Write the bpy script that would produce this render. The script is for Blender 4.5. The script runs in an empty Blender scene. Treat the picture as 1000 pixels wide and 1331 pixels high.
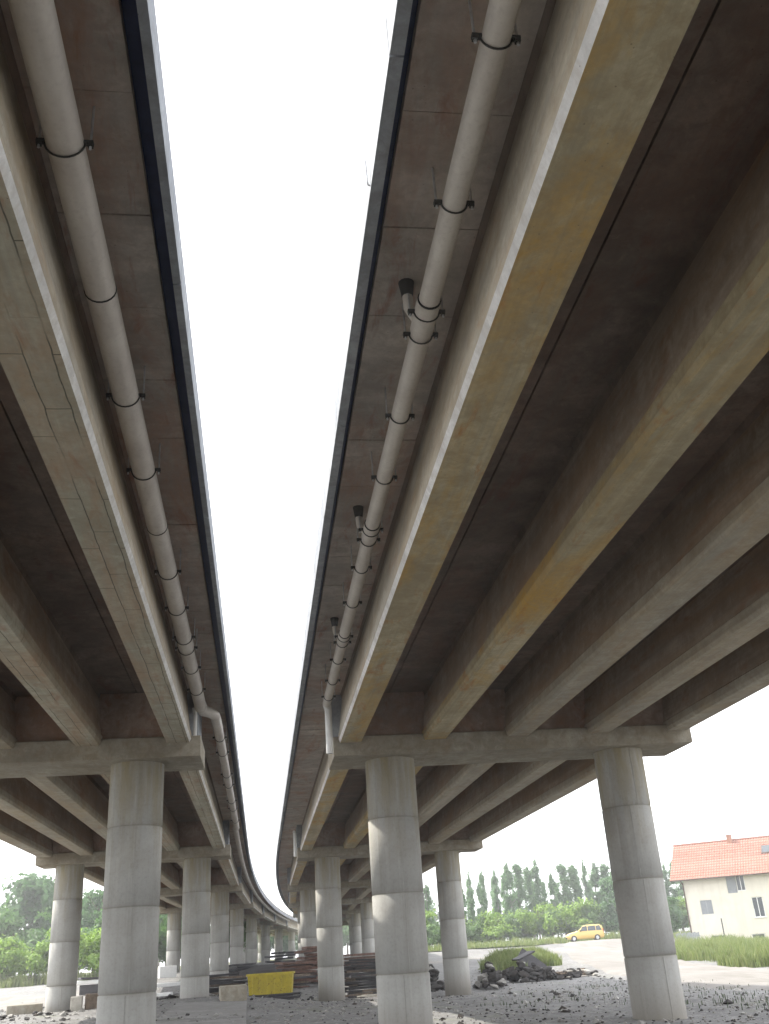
import bpy, bmesh, math, random
from mathutils import Vector, Matrix, noise
from math import sin, cos, pi, radians, sqrt, atan2, hypot, floor
random.seed(7)
sc = bpy.context.scene
C = sc.collection

# ------------------------------------------------------------------ camera, sky, sun, exposure
EYE = 1.65
F_PX, PITCH, ROLL, YAW = 1237.745, radians(24.746), radians(-3.851), radians(8.293)
cam_d = bpy.data.cameras.new('camera'); cam = bpy.data.objects.new('camera', cam_d); C.objects.link(cam)
cam_d.sensor_fit = 'VERTICAL'; cam_d.sensor_height = 24.0; cam_d.lens = 24.0 * F_PX / 1331.0
cam_d.clip_start = 0.05; cam_d.clip_end = 3000
fw = Vector((sin(YAW)*cos(PITCH), cos(YAW)*cos(PITCH), sin(PITCH)))
r0 = Vector((cos(YAW), -sin(YAW), 0)); u0 = r0.cross(fw)
rt = r0*cos(ROLL) + u0*sin(ROLL); up = -r0*sin(ROLL) + u0*cos(ROLL)
M = Matrix((rt, up, -fw)).transposed().to_4x4(); M.translation = Vector((0, 0, EYE))
cam.matrix_world = M
sc.camera = cam

SUN = Vector((-0.62, 0.58, 1.0)).normalized()          # towards the sun
SUN_EL = math.asin(SUN.z); SUN_AZ = atan2(SUN.x, SUN.y)
w = bpy.data.worlds.new("World"); sc.world = w; w.use_nodes = True
nt = w.node_tree; nt.nodes.clear()
wo = nt.nodes.new('ShaderNodeOutputWorld'); bg = nt.nodes.new('ShaderNodeBackground')
sky = nt.nodes.new('ShaderNodeTexSky'); sky.sky_type = 'NISHITA'; sky.sun_disc = False
sky.sun_elevation = SUN_EL; sky.sun_rotation = SUN_AZ
sky.air_density = 1.0; sky.dust_density = 3.0; sky.ozone_density = 1.0; sky.altitude = 100
# thin bright overcast veil: the sky's own brightness with most of the blue taken out
hs = nt.nodes.new('ShaderNodeHueSaturation'); hs.inputs['Saturation'].default_value = 0.25; hs.inputs['Value'].default_value = 1.25
veil = nt.nodes.new('ShaderNodeMix'); veil.data_type = 'RGBA'; veil.inputs[0].default_value = 0.72
veil.inputs[7].default_value = (6.2, 6.3, 6.6, 1)      # even white haze over the whole dome
nt.links.new(sky.outputs[0], hs.inputs['Color']); nt.links.new(hs.outputs[0], veil.inputs[6]); nt.links.new(veil.outputs[2], bg.inputs['Color'])
bg.inputs['Strength'].default_value = 0.15
nt.links.new(bg.outputs[0], wo.inputs[0])
sd = bpy.data.lights.new('sun', 'SUN'); sd.energy = 2.4; sd.angle = radians(0.6); sd.color = (1.0, 0.95, 0.86)
so = bpy.data.objects.new('sun', sd); C.objects.link(so)
so.rotation_euler = (-SUN).to_track_quat('-Z', 'Y').to_euler(); so.location = (-20, 10, 40)
sc.view_settings.view_transform = 'Standard'; sc.view_settings.look = 'None'
sc.view_settings.gamma = 1.0; sc.view_settings.use_curve_mapping = False
sc.view_settings.exposure = 1.78
sc.cycles.max_bounces = 8; sc.cycles.diffuse_bounces = 6; sc.cycles.glossy_bounces = 2
sc.cycles.transparent_max_bounces = 6

# ------------------------------------------------------------------ node helpers and materials
class NB:
    def __init__(s, name):
        s.m = bpy.data.materials.new(name); s.m.use_nodes = True; s.t = s.m.node_tree; s.t.nodes.clear()
        s.out = s.n('ShaderNodeOutputMaterial'); s.b = s.n('ShaderNodeBsdfPrincipled')
        s.l(s.b.outputs[0], s.out.inputs[0])
        s.b.inputs['Roughness'].default_value = 0.85
        s.b.inputs['Specular IOR Level'].default_value = 0.25
        s.tc = s.n('ShaderNodeTexCoord'); s.geo = None
    def n(s, k, **kw):
        x = s.t.nodes.new(k)
        for a, v in kw.items(): setattr(x, a, v)
        return x
    def l(s, a, b): s.t.links.new(a, b)
    def vec(s, scale=(1, 1, 1), src='Object', loc=(0, 0, 0)):
        mp = s.n('ShaderNodeMapping'); mp.inputs['Scale'].default_value = scale; mp.inputs['Location'].default_value = loc
        s.l(s.tc.outputs[src], mp.inputs[0]); return mp.outputs[0]
    def noise(s, scale, detail=5, rough=.6, v=None, dist=0.0):
        x = s.n('ShaderNodeTexNoise'); x.inputs['Scale'].default_value = scale; x.inputs['Detail'].default_value = detail
        x.inputs['Roughness'].default_value = rough; x.inputs['Distortion'].default_value = dist
        s.l(v if v is not None else s.tc.outputs['Object'], x.inputs['Vector']); return x.outputs['Fac']
    def ramp(s, f, stops):
        x = s.n('ShaderNodeValToRGB'); e = x.color_ramp.elements
        while len(e) < len(stops): e.new(.5)
        for k, (p_, c) in enumerate(stops):
            e[k].position = p_; e[k].color = (c, c, c, 1) if isinstance(c, (int, float)) else (*c, 1)
        s.l(f, x.inputs[0]); return x.outputs[0]
    def mix(s, f, a, b, mode='MIX'):
        x = s.n('ShaderNodeMix', data_type='RGBA', blend_type=mode)
        for i, v in ((0, f), (6, a), (7, b)):
            if isinstance(v, (int, float)): x.inputs[i].default_value = v
            elif isinstance(v, tuple): x.inputs[i].default_value = (*v, 1)
            else: s.l(v, x.inputs[i])
        return x.outputs[2]
    def math(s, op, a, b=0.0):
        x = s.n('ShaderNodeMath', operation=op)
        for i, v in ((0, a), (1, b)):
            if isinstance(v, (int, float)): x.inputs[i].default_value = v
            else: s.l(v, x.inputs[i])
        return x.outputs[0]
    def bump(s, h, strength=.3, dist=.02):
        x = s.n('ShaderNodeBump'); x.inputs['Strength'].default_value = strength; x.inputs['Distance'].default_value = dist
        s.l(h, x.inputs['Height']); s.l(x.outputs[0], s.b.inputs['Normal'])
    def col(s, c):
        if isinstance(c, tuple): s.b.inputs['Base Color'].default_value = (*c, 1)
        else: s.l(c, s.b.inputs['Base Color'])
    def sepz(s, comp=2, src='Object'):
        x = s.n('ShaderNodeSeparateXYZ'); s.l(s.tc.outputs[src], x.inputs[0]); return x.outputs[comp]

def mat_concrete(name, base, dirt, ochre=None, ochre_amt=.3, patch=None, streak_axis=None, brick=False, bump=.35):
    k = NB(name)
    big = k.noise(.35, 4, .6, dist=.4)
    mid = k.noise(1.7, 6, .65, dist=.3)
    fine = k.noise(14, 5, .7)
    c = k.mix(k.ramp(big, [(.35, 0), (.68, 1)]), base, dirt)
    c = k.mix(k.ramp(mid, [(.42, 0), (.75, .75)]), c, tuple(v*.62 for v in dirt))
    mot = k.noise(4.2, 6, .75, dist=.6)
    c = k.mix(k.ramp(mot, [(.47, 0), (.62, .5)]), c, (dirt[0]*.72, dirt[1]*.66, dirt[2]*.60))
    c = k.mix(k.ramp(mot, [(.30, .45), (.42, 0)]), c, tuple(min(1, v*1.25) for v in base))
    if streak_axis:
        st = k.noise(1.0, 5, .6, v=k.vec(streak_axis), dist=.2)
        c = k.mix(k.ramp(st, [(.45, 0), (.72, .65)]), c, tuple(v*.6 for v in base))
        st2 = k.noise(1.0, 4, .6, v=k.vec(streak_axis, loc=(31, 7, 3)))
        c = k.mix(k.ramp(st2, [(.52, 0), (.8, .5)]), c, tuple(min(1, v*1.45) for v in base))
        bm_ = k.noise(1.0, 4, .7, v=k.vec((streak_axis[0]*5, streak_axis[1]*1.2, streak_axis[2]*5), loc=(3, 0, 8)))
        c = k.mix(k.ramp(bm_, [(.50, 0), (.66, .45)]), c, tuple(v*.55 for v in base))
    if ochre:
        oc = k.noise(.8, 6, .7, v=k.vec((1.0, .28, 1.0), loc=(5, 9, 2)), dist=.8)
        c = k.mix(k.math('MULTIPLY', k.ramp(oc, [(.46, 0), (.66, 1)]), ochre_amt), c, ochre)
        oc2 = k.noise(2.2, 5, .7, v=k.vec((1.6, .35, 1.0), loc=(25, 19, 2)), dist=.5)
        c = k.mix(k.math('MULTIPLY', k.ramp(oc2, [(.56, 0), (.70, 1)]), ochre_amt*.9), c, (ochre[0]*.75, ochre[1]*.48, ochre[2]*.38))
    h = k.math('ADD', k.math('MULTIPLY', fine, .5), k.math('MULTIPLY', mid, .8))
    if brick:
        # hairline cracks and formwork board joints: long wandering lines and short cross lines
        sp = k.n('ShaderNodeSeparateXYZ'); k.l(k.tc.outputs['Object'], sp.inputs[0])
        wob = k.noise(.9, 3, .6)
        yy = k.math('ADD', sp.outputs[1], k.math('MULTIPLY', wob, .10))
        xx = k.math('ADD', sp.outputs[0], k.math('MULTIPLY', k.noise(1.1, 4, .6, v=k.vec((1, 1, 1), loc=(4, 4, 4))), .07))
        cb = k.n('ShaderNodeCombineXYZ'); k.l(yy, cb.inputs[0]); k.l(xx, cb.inputs[1])
        br = k.n('ShaderNodeTexBrick'); k.l(cb.outputs[0], br.inputs['Vector'])
        br.inputs['Scale'].default_value = 1.0; br.inputs['Brick Width'].default_value = 1.35; br.inputs['Row Height'].default_value = .23
        br.inputs['Mortar Size'].default_value = .009; br.inputs['Mortar Smooth'].default_value = .6; br.offset = .37; br.squash = 1
        ln = k.math('MULTIPLY', br.outputs['Fac'], k.ramp(k.noise(.8, 3, .5, v=k.vec(loc=(9, 1, 0))), [(.34, 0), (.48, 1)]))
        c = k.mix(k.math('MULTIPLY', ln, .95), c, tuple(v*.22 for v in dirt))
    pores = k.n('ShaderNodeTexVoronoi'); pores.inputs['Scale'].default_value = 9; k.l(k.tc.outputs['Object'], pores.inputs['Vector'])
    pf = k.ramp(pores.outputs['Distance'], [(.035, .7), (.07, 0)])
    c = k.mix(pf, c, tuple(v*.35 for v in dirt))
    c = k.mix(k.ramp(fine, [(.3, .35), (.6, 0)]), c, tuple(v*.5 for v in base))
    k.col(c); k.bump(h, bump, .015)
    return k.m

MAT = {}
MAT['girder_r'] = mat_concrete('concrete_girder_ochre', (.54, .475, .32), (.40, .325, .195), (.54, .32, .06), .85, streak_axis=(3.2, .12, 3.0))
MAT['girder_m'] = mat_concrete('concrete_girder_beige', (.50, .465, .385), (.37, .325, .255), (.42, .28, .12), .35, streak_axis=(3.2, .12, 3.0))
MAT['girder_l'] = mat_concrete('concrete_girder_grey', (.52, .50, .41), (.38, .35, .26), (.40, .23, .12), .5, brick=True, streak_axis=(3.2, .12, 3.0))
MAT['web'] = mat_concrete('concrete_web_stained_shaded', (.46, .385, .30), (.32, .255, .19), (.35, .21, .11), .6, streak_axis=(3.0, .15, 3.0))
MAT['slab'] = mat_concrete('concrete_slab_shaded', (.27, .215, .175), (.155, .118, .095), (.22, .12, .075), .5, streak_axis=(1.0, 1.4, 1.0))  # web and slab browns darkened for the shade between girders
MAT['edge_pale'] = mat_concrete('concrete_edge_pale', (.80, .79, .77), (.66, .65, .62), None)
MAT['soffit'] = mat_concrete('concrete_soffit', (.64, .58, .51), (.44, .38, .33), (.44, .25, .16), .7, streak_axis=(.6, 2.0, 1.0))
MAT['cap'] = mat_concrete('concrete_cap', (.42, .39, .32), (.29, .26, .205), (.26, .19, .10), .35)
MAT['fascia'] = mat_concrete('concrete_fascia', (.36, .38, .40), (.26, .28, .31), None)
MAT['pad'] = mat_concrete('concrete_pad', (.27, .265, .255), (.20, .195, .185), None)
MAT['diaphragm'] = mat_concrete('concrete_crossbeam', (.52, .41, .33), (.36, .26, .20), (.38, .19, .11), .6)
MAT['block'] = mat_concrete('concrete_block_pale', (.55, .52, .46), (.42, .39, .34), None)
MAT['rubble'] = mat_concrete('rubble_dark', (.055, .052, .05), (.028, .026, .025), (.07, .048, .035), .5)
MAT['rubble_pale'] = mat_concrete('rubble_pale', (.42, .41, .38), (.25, .24, .22), None)

def mat_column():
    k = NB('concrete_column')
    z = k.sepz()
    lift = k.math('FLOOR', k.math('DIVIDE', k.math('SUBTRACT', z, -.42), 1.65))
    oi = k.n('ShaderNodeObjectInfo')
    wn = k.n('ShaderNodeTexWhiteNoise', noise_dimensions='2D')
    cb = k.n('ShaderNodeCombineXYZ'); k.l(lift, cb.inputs[0]); k.l(k.math('MULTIPLY', oi.outputs['Random'], 37.0), cb.inputs[1]); k.l(cb.outputs[0], wn.inputs['Vector'])
    big = k.noise(.9, 5, .65, dist=.5); st = k.noise(1, 5, .6, v=k.vec((5, 5, .35)), dist=.3); fine = k.noise(16, 5, .7)
    c = k.mix(wn.outputs[0], (.42, .418, .395), (.375, .372, .35))
    c = k.mix(k.ramp(big, [(.38, 0), (.7, .6)]), c, (.28, .265, .235))
    c = k.mix(k.ramp(st, [(.46, 0), (.72, .45)]), c, (.25, .24, .21))
    c = k.mix(k.ramp(k.noise(1, 5, .6, v=k.vec((6, 6, .3), loc=(8, 3, 0))), [(.55, 0), (.75, .55)]), c, (.50, .49, .46))
    # rust and algae under the crossbeam, running down
    top = k.n('ShaderNodeMapRange'); k.l(z, top.inputs[0]); top.inputs[1].default_value = 3.3; top.inputs[2].default_value = 5.9
    runs = k.ramp(k.noise(1, 5, .6, v=k.vec((4, 4, .6), loc=(2, 2, 2))), [(.36, 0), (.62, 1)])
    c = k.mix(k.math('MULTIPLY', k.math('MULTIPLY', top.outputs[0], runs), .8), c, (.29, .24, .13))
    c = k.mix(k.ramp(fine, [(.25, .35), (.5, 0)]), c, (.19, .185, .17))
    base_ = k.n('ShaderNodeMapRange'); k.l(k.math('ADD', z, k.math('MULTIPLY', big, .9)), base_.inputs[0]); base_.inputs[1].default_value = 1.15; base_.inputs[2].default_value = .35
    c = k.mix(k.math('MULTIPLY', base_.outputs[0], .6), c, (.20, .175, .14))
    fr_ = k.math('ABSOLUTE', k.math('SUBTRACT', k.math('FRACT', k.math('DIVIDE', k.math('SUBTRACT', z, 1.19-.83), 1.66)), .5))
    c = k.mix(k.math('MULTIPLY', k.ramp(fr_, [(.0, 1), (.012, 0)]), .45), c, (.14, .13, .10))
    c = k.mix(k.math('MULTIPLY', k.ramp(fr_, [(.012, .3), (.06, 0)]), runs), c, (.20, .18, .13))
    k.col(c); k.bump(k.math('ADD', k.math('MULTIPLY', fine, .4), big), .4, .015)
    return k.m
MAT['column'] = mat_column()

def simple(name, base, var=.25, scale=6, rough=.6, metal=0.0, bump=.15, spec=.3, coat=0):
    k = NB(name)
    f = k.noise(scale, 5, .65, dist=.3)
    c = k.mix(k.ramp(f, [(.3, 0), (.7, 1)]), tuple(v*(1-var) for v in base), tuple(min(1, v*(1+var)) for v in base))
    k.col(c); k.b.inputs['Roughness'].default_value = rough; k.b.inputs['Metallic'].default_value = metal
    k.b.inputs['Specular IOR Level'].default_value = spec; k.b.inputs['Coat Weight'].default_value = coat
    k.bump(f, bump, .01)
    return k.m
def mat_pipe():
    k = NB('pipe_pvc')
    f = k.noise(3, 5, .6, v=k.vec((1, .4, 1)), dist=.4); g = k.noise(20, 4, .6)
    c = k.mix(k.ramp(f, [(.35, 0), (.7, 1)]), (.68, .64, .58), (.52, .47, .42))
    c = k.mix(k.ramp(g, [(.3, .2), (.5, 0)]), c, (.3, .26, .23))
    k.col(c); k.b.inputs['Roughness'].default_value = .42; k.b.inputs['Specular IOR Level'].default_value = .45
    return k.m
MAT['pipe'] = mat_pipe()
MAT['dark_metal'] = simple('dark_steel', (.05, .048, .045), rough=.6)
MAT['zinc'] = simple('zinc_rod', (.62, .63, .64), rough=.4, metal=.6)
MAT['slot_shade'] = simple('blue_black_slot_shade', (.018, .026, .075), rough=.5)
MAT['rubber'] = simple('rubber', (.025, .025, .025), rough=.8)
def mat_yellow():
    k = NB('yellow_painted_steel')
    f = k.noise(3, 6, .7, dist=.4); g = k.noise(9, 6, .75)
    c = k.mix(k.ramp(f, [(.35, 0), (.65, 1)]), (.60, .49, .05), (.47, .38, .05))
    c = k.mix(k.ramp(g, [(.56, 0), (.66, .8)]), c, (.16, .07, .03))
    k.col(c); k.b.inputs['Roughness'].default_value = .55; return k.m
MAT['yellow'] = mat_yellow()
MAT['timber'] = simple('old_timber', (.17, .13, .095), var=.5, scale=5, rough=.9, bump=.4)
MAT['timber_pale'] = simple('pale_timber', (.55, .51, .44), var=.3, scale=5, rough=.9, bump=.4)
MAT['timber_red'] = simple('red_brown_panels', (.13, .07, .05), var=.5, scale=5, rough=.85, bump=.4)
MAT['tar'] = simple('tar_sheet', (.045, .042, .045), var=.4, scale=4, rough=.7, bump=.5)
MAT['white_paint'] = simple('white_paint', (.75, .75, .73), var=.06, rough=.5)
MAT['car_yellow'] = simple('car_paint_yellow', (.66, .46, .13), var=.03, rough=.3, spec=.5, coat=.5, bump=0)
MAT['car_white'] = simple('car_paint_white', (.72, .72, .70), var=.03, rough=.3, spec=.5, coat=.5, bump=0)
MAT['lamp_white'] = simple('headlamp_glass', (.7, .7, .68), rough=.15, spec=.6, bump=0)
MAT['lamp_red'] = simple('tail_lamp', (.35, .02, .02), rough=.2, spec=.6, bump=0)
MAT['glass'] = simple('window_glass', (.05, .06, .065), var=.3, rough=.12, spec=.7, bump=0)
MAT['shutter'] = simple('grey_shutter', (.25, .265, .28), var=.08, rough=.6)
MAT['frame_white'] = simple('window_frame_white', (.74, .74, .72), var=.05, rough=.5)
MAT['bark'] = simple('bark', (.13, .105, .08), var=.4, scale=8, rough=.95, bump=.6)
MAT['bark_poplar'] = simple('bark_poplar', (.24, .235, .21), var=.4, scale=8, rough=.95, bump=.5)
MAT['tile_brown'] = simple('brick_chimney', (.35, .18, .12), var=.3, scale=8, rough=.9)
MAT['gutter'] = simple('brown_gutter', (.11, .07, .05), rough=.5)

def mat_wall():
    k = NB('house_render')
    f = k.noise(.7, 5, .6, dist=.5); g = k.noise(30, 3, .6); st = k.noise(1, 4, .6, v=k.vec((2.5, 2.5, .25)))
    c = k.mix(k.ramp(f, [(.35, 0), (.7, 1)]), (.70, .655, .56), (.63, .585, .49))
    c = k.mix(k.ramp(st, [(.5, 0), (.8, .35)]), c, (.42, .38, .31))
    k.col(c); k.bump(g, .2, .01); return k.m
MAT['wall'] = mat_wall()
def mat_roof():
    k = NB('roof_tile')
    f = k.noise(1.2, 5, .65, dist=.4); oi = k.n('ShaderNodeObjectInfo')
    c = k.mix(k.ramp(f, [(.3, 0), (.7, 1)]), (.32, .15, .105), (.25, .115, .085))
    c = k.mix(k.math('MULTIPLY', oi.outputs['Random'], .45), c, (.38, .20, .15))
    k.col(c); k.bump(k.noise(20), .2, .01); return k.m
MAT['roof'] = mat_roof()

def mat_leaf(name, a, b, c3):
    k = NB(name)
    g = k.n('ShaderNodeNewGeometry')
    f = k.noise(.8, 3, .6)
    c = k.mix(k.ramp(f, [(.38, 0), (.62, 1)]), a, b)
    c = k.mix(k.math('MULTIPLY', g.outputs['Random Per Island'], .6), c, c3)
    k.col(c); k.b.inputs['Roughness'].default_value = .6
    tr = k.n('ShaderNodeBsdfTranslucent'); k.l(c, tr.inputs[0])
    mx = k.n('ShaderNodeMixShader'); mx.inputs[0].default_value = .45
    k.l(k.b.outputs[0], mx.inputs[1]); k.l(tr.outputs[0], mx.inputs[2]); k.l(mx.outputs[0], k.out.inputs[0])
    return k.m
MAT['leaf_dark'] = mat_leaf('leaf_dark', (.075, .165, .055), (.05, .12, .04), (.12, .21, .08))
MAT['leaf_mid'] = mat_leaf('leaf_mid', (.09, .19, .05), (.06, .13, .04), (.14, .24, .07))
MAT['leaf_green'] = mat_leaf('leaf_green', (.14, .25, .07), (.10, .19, .06), (.20, .30, .11))
MAT['leaf_bright'] = mat_leaf('leaf_bright', (.20, .33, .05), (.13, .24, .04), (.28, .38, .08))
MAT['leaf_poplar'] = mat_leaf('leaf_poplar', (.17, .28, .13), (.12, .22, .10), (.22, .34, .17))
MAT['grass'] = mat_leaf('grass_blades', (.17, .235, .06), (.11, .17, .045), (.34, .34, .16))
MAT['weed'] = mat_leaf('weeds', (.05, .08, .03), (.04, .06, .025), (.08, .10, .05))

# ------------------------------------------------------------------ object helpers
def tag(o, label=None, cat=None, group=None, kind=None):
    if label: o['label'] = label
    if cat: o['category'] = cat
    if group: o['group'] = group
    if kind: o['kind'] = kind
    return o
def link(name, me, mat=None, parent=None, loc=None, smooth=False):
    if mat and not me.materials: me.materials.append(mat)
    o = bpy.data.objects.new(name, me); C.objects.link(o)
    if parent: o.parent = parent
    if loc: o.location = loc
    return o
def empty(name, loc=(0, 0, 0), rz=0.0):
    o = bpy.data.objects.new(name, None); C.objects.link(o); o.location = loc; o.rotation_euler = (0, 0, rz); o.empty_display_size = .3
    return o
class MB:
    """collects faces of one object"""
    def __init__(s): s.v = []; s.f = []; s.sm = []
    def add(s, vs, fs, smooth=False):
        b = len(s.v); s.v += [tuple(v) for v in vs]
        for f in fs: s.f.append(tuple(i + b for i in f)); s.sm.append(smooth)
    def box(s, x0, x1, y0, y1, z0, z1, M=None):
        vs = [Vector((x, y, z)) for x in (x0, x1) for y in (y0, y1) for z in (z0, z1)]
        if M is not None: vs = [M @ v for v in vs]
        s.add(vs, [(0, 1, 3, 2), (4, 6, 7, 5), (0, 4, 5, 1), (2, 3, 7, 6), (0, 2, 6, 4), (1, 5, 7, 3)])
    def tube(s, pts, r, n=12, cap=True, smooth=True):
        pts = [Vector(p) for p in pts]; rs = r if isinstance(r, (list, tuple)) else [r]*len(pts)
        rings = []; ref = None
        for i, p in enumerate(pts):
            d = (pts[min(i+1, len(pts)-1)] - pts[max(i-1, 0)]).normalized()
            if ref is None: ref = d.orthogonal().normalized()
            ref = (ref - d*ref.dot(d)).normalized(); b = d.cross(ref)
            rings.append([p + (ref*cos(2*pi*k/n) + b*sin(2*pi*k/n))*rs[i] for k in range(n)])
        vs = [v for rg in rings for v in rg]; fs = []
        for i in range(len(pts)-1):
            for k in range(n):
                fs.append((i*n+k, i*n+(k+1) % n, (i+1)*n+(k+1) % n, (i+1)*n+k))
        s.add(vs, fs, smooth)
        if cap:
            s.add(rings[0], [tuple(reversed(range(n)))]); s.add(rings[-1], [tuple(range(n))])
    def prism(s, prof, fa, fb):
        """profile points mapped by fa (start) and fb (end), closed ends"""
        n = len(prof); a = [fa(*q) for q in prof]; b = [fb(*q) for q in prof]
        s.add(a + b, [(k, (k+1) % n, n+(k+1) % n, n+k) for k in range(n)] + [tuple(reversed(range(n))), tuple(range(n, 2*n))])
    def mesh(s, name, mat):
        me = bpy.data.meshes.new(name); me.from_pydata(s.v, [], s.f)
        me.polygons.foreach_set('use_smooth', s.sm); me.materials.append(mat); me.update(); return me
    def build(s, name, mat, parent=None, bevel=0.0, fix=True):
        me = s.mesh(name, mat)
        if fix or bevel:
            bm = bmesh.new(); bm.from_mesh(me)
            bmesh.ops.recalc_face_normals(bm, faces=bm.faces)
            if bevel: bmesh.ops.bevel(bm, geom=bm.edges[:], offset=bevel, segments=1, affect='EDGES')
            bm.to_mesh(me); bm.free()
        return link(name, me, None, parent)
def copy_tree(o, parent=None):
    c = o.copy(); C.objects.link(c); c.parent = parent
    for ch in list(o.children): copy_tree(ch, c)
    return c

# ------------------------------------------------------------------ the bend of the road
def cpos(s, off):
    t = max(0.0, s - 55.0) / 1080.0
    return Vector((off*cos(t) + 1080.0*(1-cos(t)), (s if s < 55 else 55 + 1080.0*sin(t)) - off*sin(t), 0))
def cang(s): return -max(0.0, s - 55.0) / 1080.0

# ------------------------------------------------------------------ ground
CP = [(0,0,0),(0,12,0),(3,23.5,0),(9,23.5,-.1),(-3,23,.05),(-9,23,.1),(16,24,-.1),(-20,25,.1),(3.2,48,-.3),(9,48,-.4),(6,36,-.2),(-2.8,46,.5),
      (-8.3,46,.28),(-3,35,.25),(3.5,72,.5),(9,72,.4),(-2,70,.8),(-8,70,.7),(-7.3,80,.95),(-8,92,1.1),(-3,92,1.1),(4,96,1.0),(0,120,1.3),(0,160,1.4),(18,38,-.25),(30,60,-.0),(26,45,-.15),
      (35.5,107,1.35),(48,140,1.55),(20,110,1.3),(35,85,.7),(20,78,.8),(14,54,-.2),(17,64,.25),(-13,58,.1),(-18,75,.1),(-11.5,70,.05),(-30,60,.15),(-30,100,.9),(-40,125,1.4),(-20,40,.1),
      (41,80,-.1),(46,92,-.3),(37,66,.1),(31,70,.2),(48,68,.2),(60,90,.3),(0,220,1.5),(-60,180,1.6),(80,250,1.9),(100,60,.4),(-100,60,.5)]
def gh(x, y):
    a = b = 0.0
    for cx, cy, cz in CP:
        q = 1.0 / ((cx-x)**2 + (cy-y)**2 + 9.0)**1.6
        a += q*cz; b += q
    return a/b
def bumpy(x, y):
    n = noise.noise(Vector((x*.35, y*.35, 0)))*.07 + noise.noise(Vector((x*1.3, y*1.3, 3)))*.035 + noise.noise(Vector((x*4, y*4, 5)))*.014
    return n
def mat_ground():
    k = NB('gravel_ground')
    big = k.noise(.12, 5, .6, dist=.6); mid = k.noise(1.1, 6, .7, dist=.3); fine = k.noise(11, 6, .75)
    vo = k.n('ShaderNodeTexVoronoi'); vo.inputs['Scale'].default_value = 9; k.l(k.tc.outputs['Object'], vo.inputs['Vector'])
    vo2 = k.n('ShaderNodeTexVoronoi'); vo2.inputs['Scale'].default_value = 28; k.l(k.tc.outputs['Object'], vo2.inputs['Vector'])
    c = k.mix(k.ramp(big, [(.4, 0), (.62, 1)]), (.20, .197, .19), (.15, .145, .137))
    c = k.mix(k.ramp(mid, [(.45, 0), (.72, .8)]), c, (.085, .083, .083))
    c = k.mix(k.ramp(mid, [(.2, .6), (.4, 0)]), c, (.27, .26, .24))
    c = k.mix(k.math('MULTIPLY', k.ramp(vo.outputs['Color'], [(.25, 1), (.32, 0)]), .3), c, (.40, .39, .37))
    c = k.mix(k.math('MULTIPLY', k.ramp(vo2.outputs['Color'], [(.3, 1), (.45, 0)]), .35), c, (.09, .088, .09))
    gr = k.ramp(k.noise(.5, 5, .7, v=k.vec(loc=(3, 17, 0)), dist=.4), [(.56, 0), (.68, .55)])
    c = k.mix(gr, c, (.13, .15, .075))
    k.col(c)
    h = k.math('ADD', k.math('MULTIPLY', vo.outputs['Distance'], .6), fine)
    k.bump(h, .55, .05); return k.m
def mat_road():
    k = NB('pale_dirt_road')
    big = k.noise(.25, 5, .65, dist=.6); fine = k.noise(7, 6, .75)
    c = k.mix(k.ramp(big, [(.35, 0), (.65, 1)]), (.225, .212, .195), (.175, .162, .146))
    c = k.mix(k.ramp(fine, [(.3, .5), (.55, 0)]), c, (.15, .14, .12))
    c = k.mix(k.ramp(k.noise(1, 5, .65, v=k.vec((1.1, .16, 1), loc=(2, 2, 0)), dist=.6), [(.50, 0), (.64, .6)]), c, (.13, .12, .10))
    k.col(c); k.bump(fine, .5, .04); return k.m
def mat_field():
    k = NB('rough_grass_ground')
    big = k.noise(.15, 5, .65, dist=.6); fine = k.noise(5, 6, .75)
    c = k.mix(k.ramp(big, [(.35, 0), (.65, 1)]), (.11, .135, .05), (.19, .18, .09))
    c = k.mix(k.ramp(fine, [(.3, .6), (.55, 0)]), c, (.07, .08, .03))
    k.col(c); k.bump(fine, .8, .1); return k.m
MAT['ground'] = mat_ground(); MAT['road'] = mat_road(); MAT['field'] = mat_field()

def axis(knots):
    out = []
    for (a, b, st) in knots:
        n = max(1, int(round((b-a)/st)))
        out += [a + (b-a)*i/n for i in range(n)]
    out.append(knots[-1][1]); return out
def ground_z(x, y): 
    return gh(x, y) + bumpy(x, y)
def make_ground():
    xs = axis([(-1500, -200, 130), (-200, -60, 14), (-60, -20, 2.5), (-20, 24, .4), (24, 60, 2.0), (60, 200, 14), (200, 1500, 130)])
    ys = axis([(-600, -30, 60), (-30, 14, 3), (14, 66, .4), (66, 130, 2.5), (130, 300, 12), (300, 2600, 200)])
    nx = len(xs); vs = []; fs = []
    for y in ys:
        for x in xs: vs.append((x, y, ground_z(x, y)))
    for j in range(len(ys)-1):
        for i in range(nx-1): fs.append((j*nx+i, j*nx+i+1, (j+1)*nx+i+1, (j+1)*nx+i))
    me = bpy.data.meshes.new('ground'); me.from_pydata(vs, [], fs)
    me.polygons.foreach_set('use_smooth', [True]*len(fs)); me.materials.append(MAT['ground'])
    tag(link('ground', me), 'grey gravel and dirt ground under and around the two viaducts', kind='structure')
make_ground()
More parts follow.
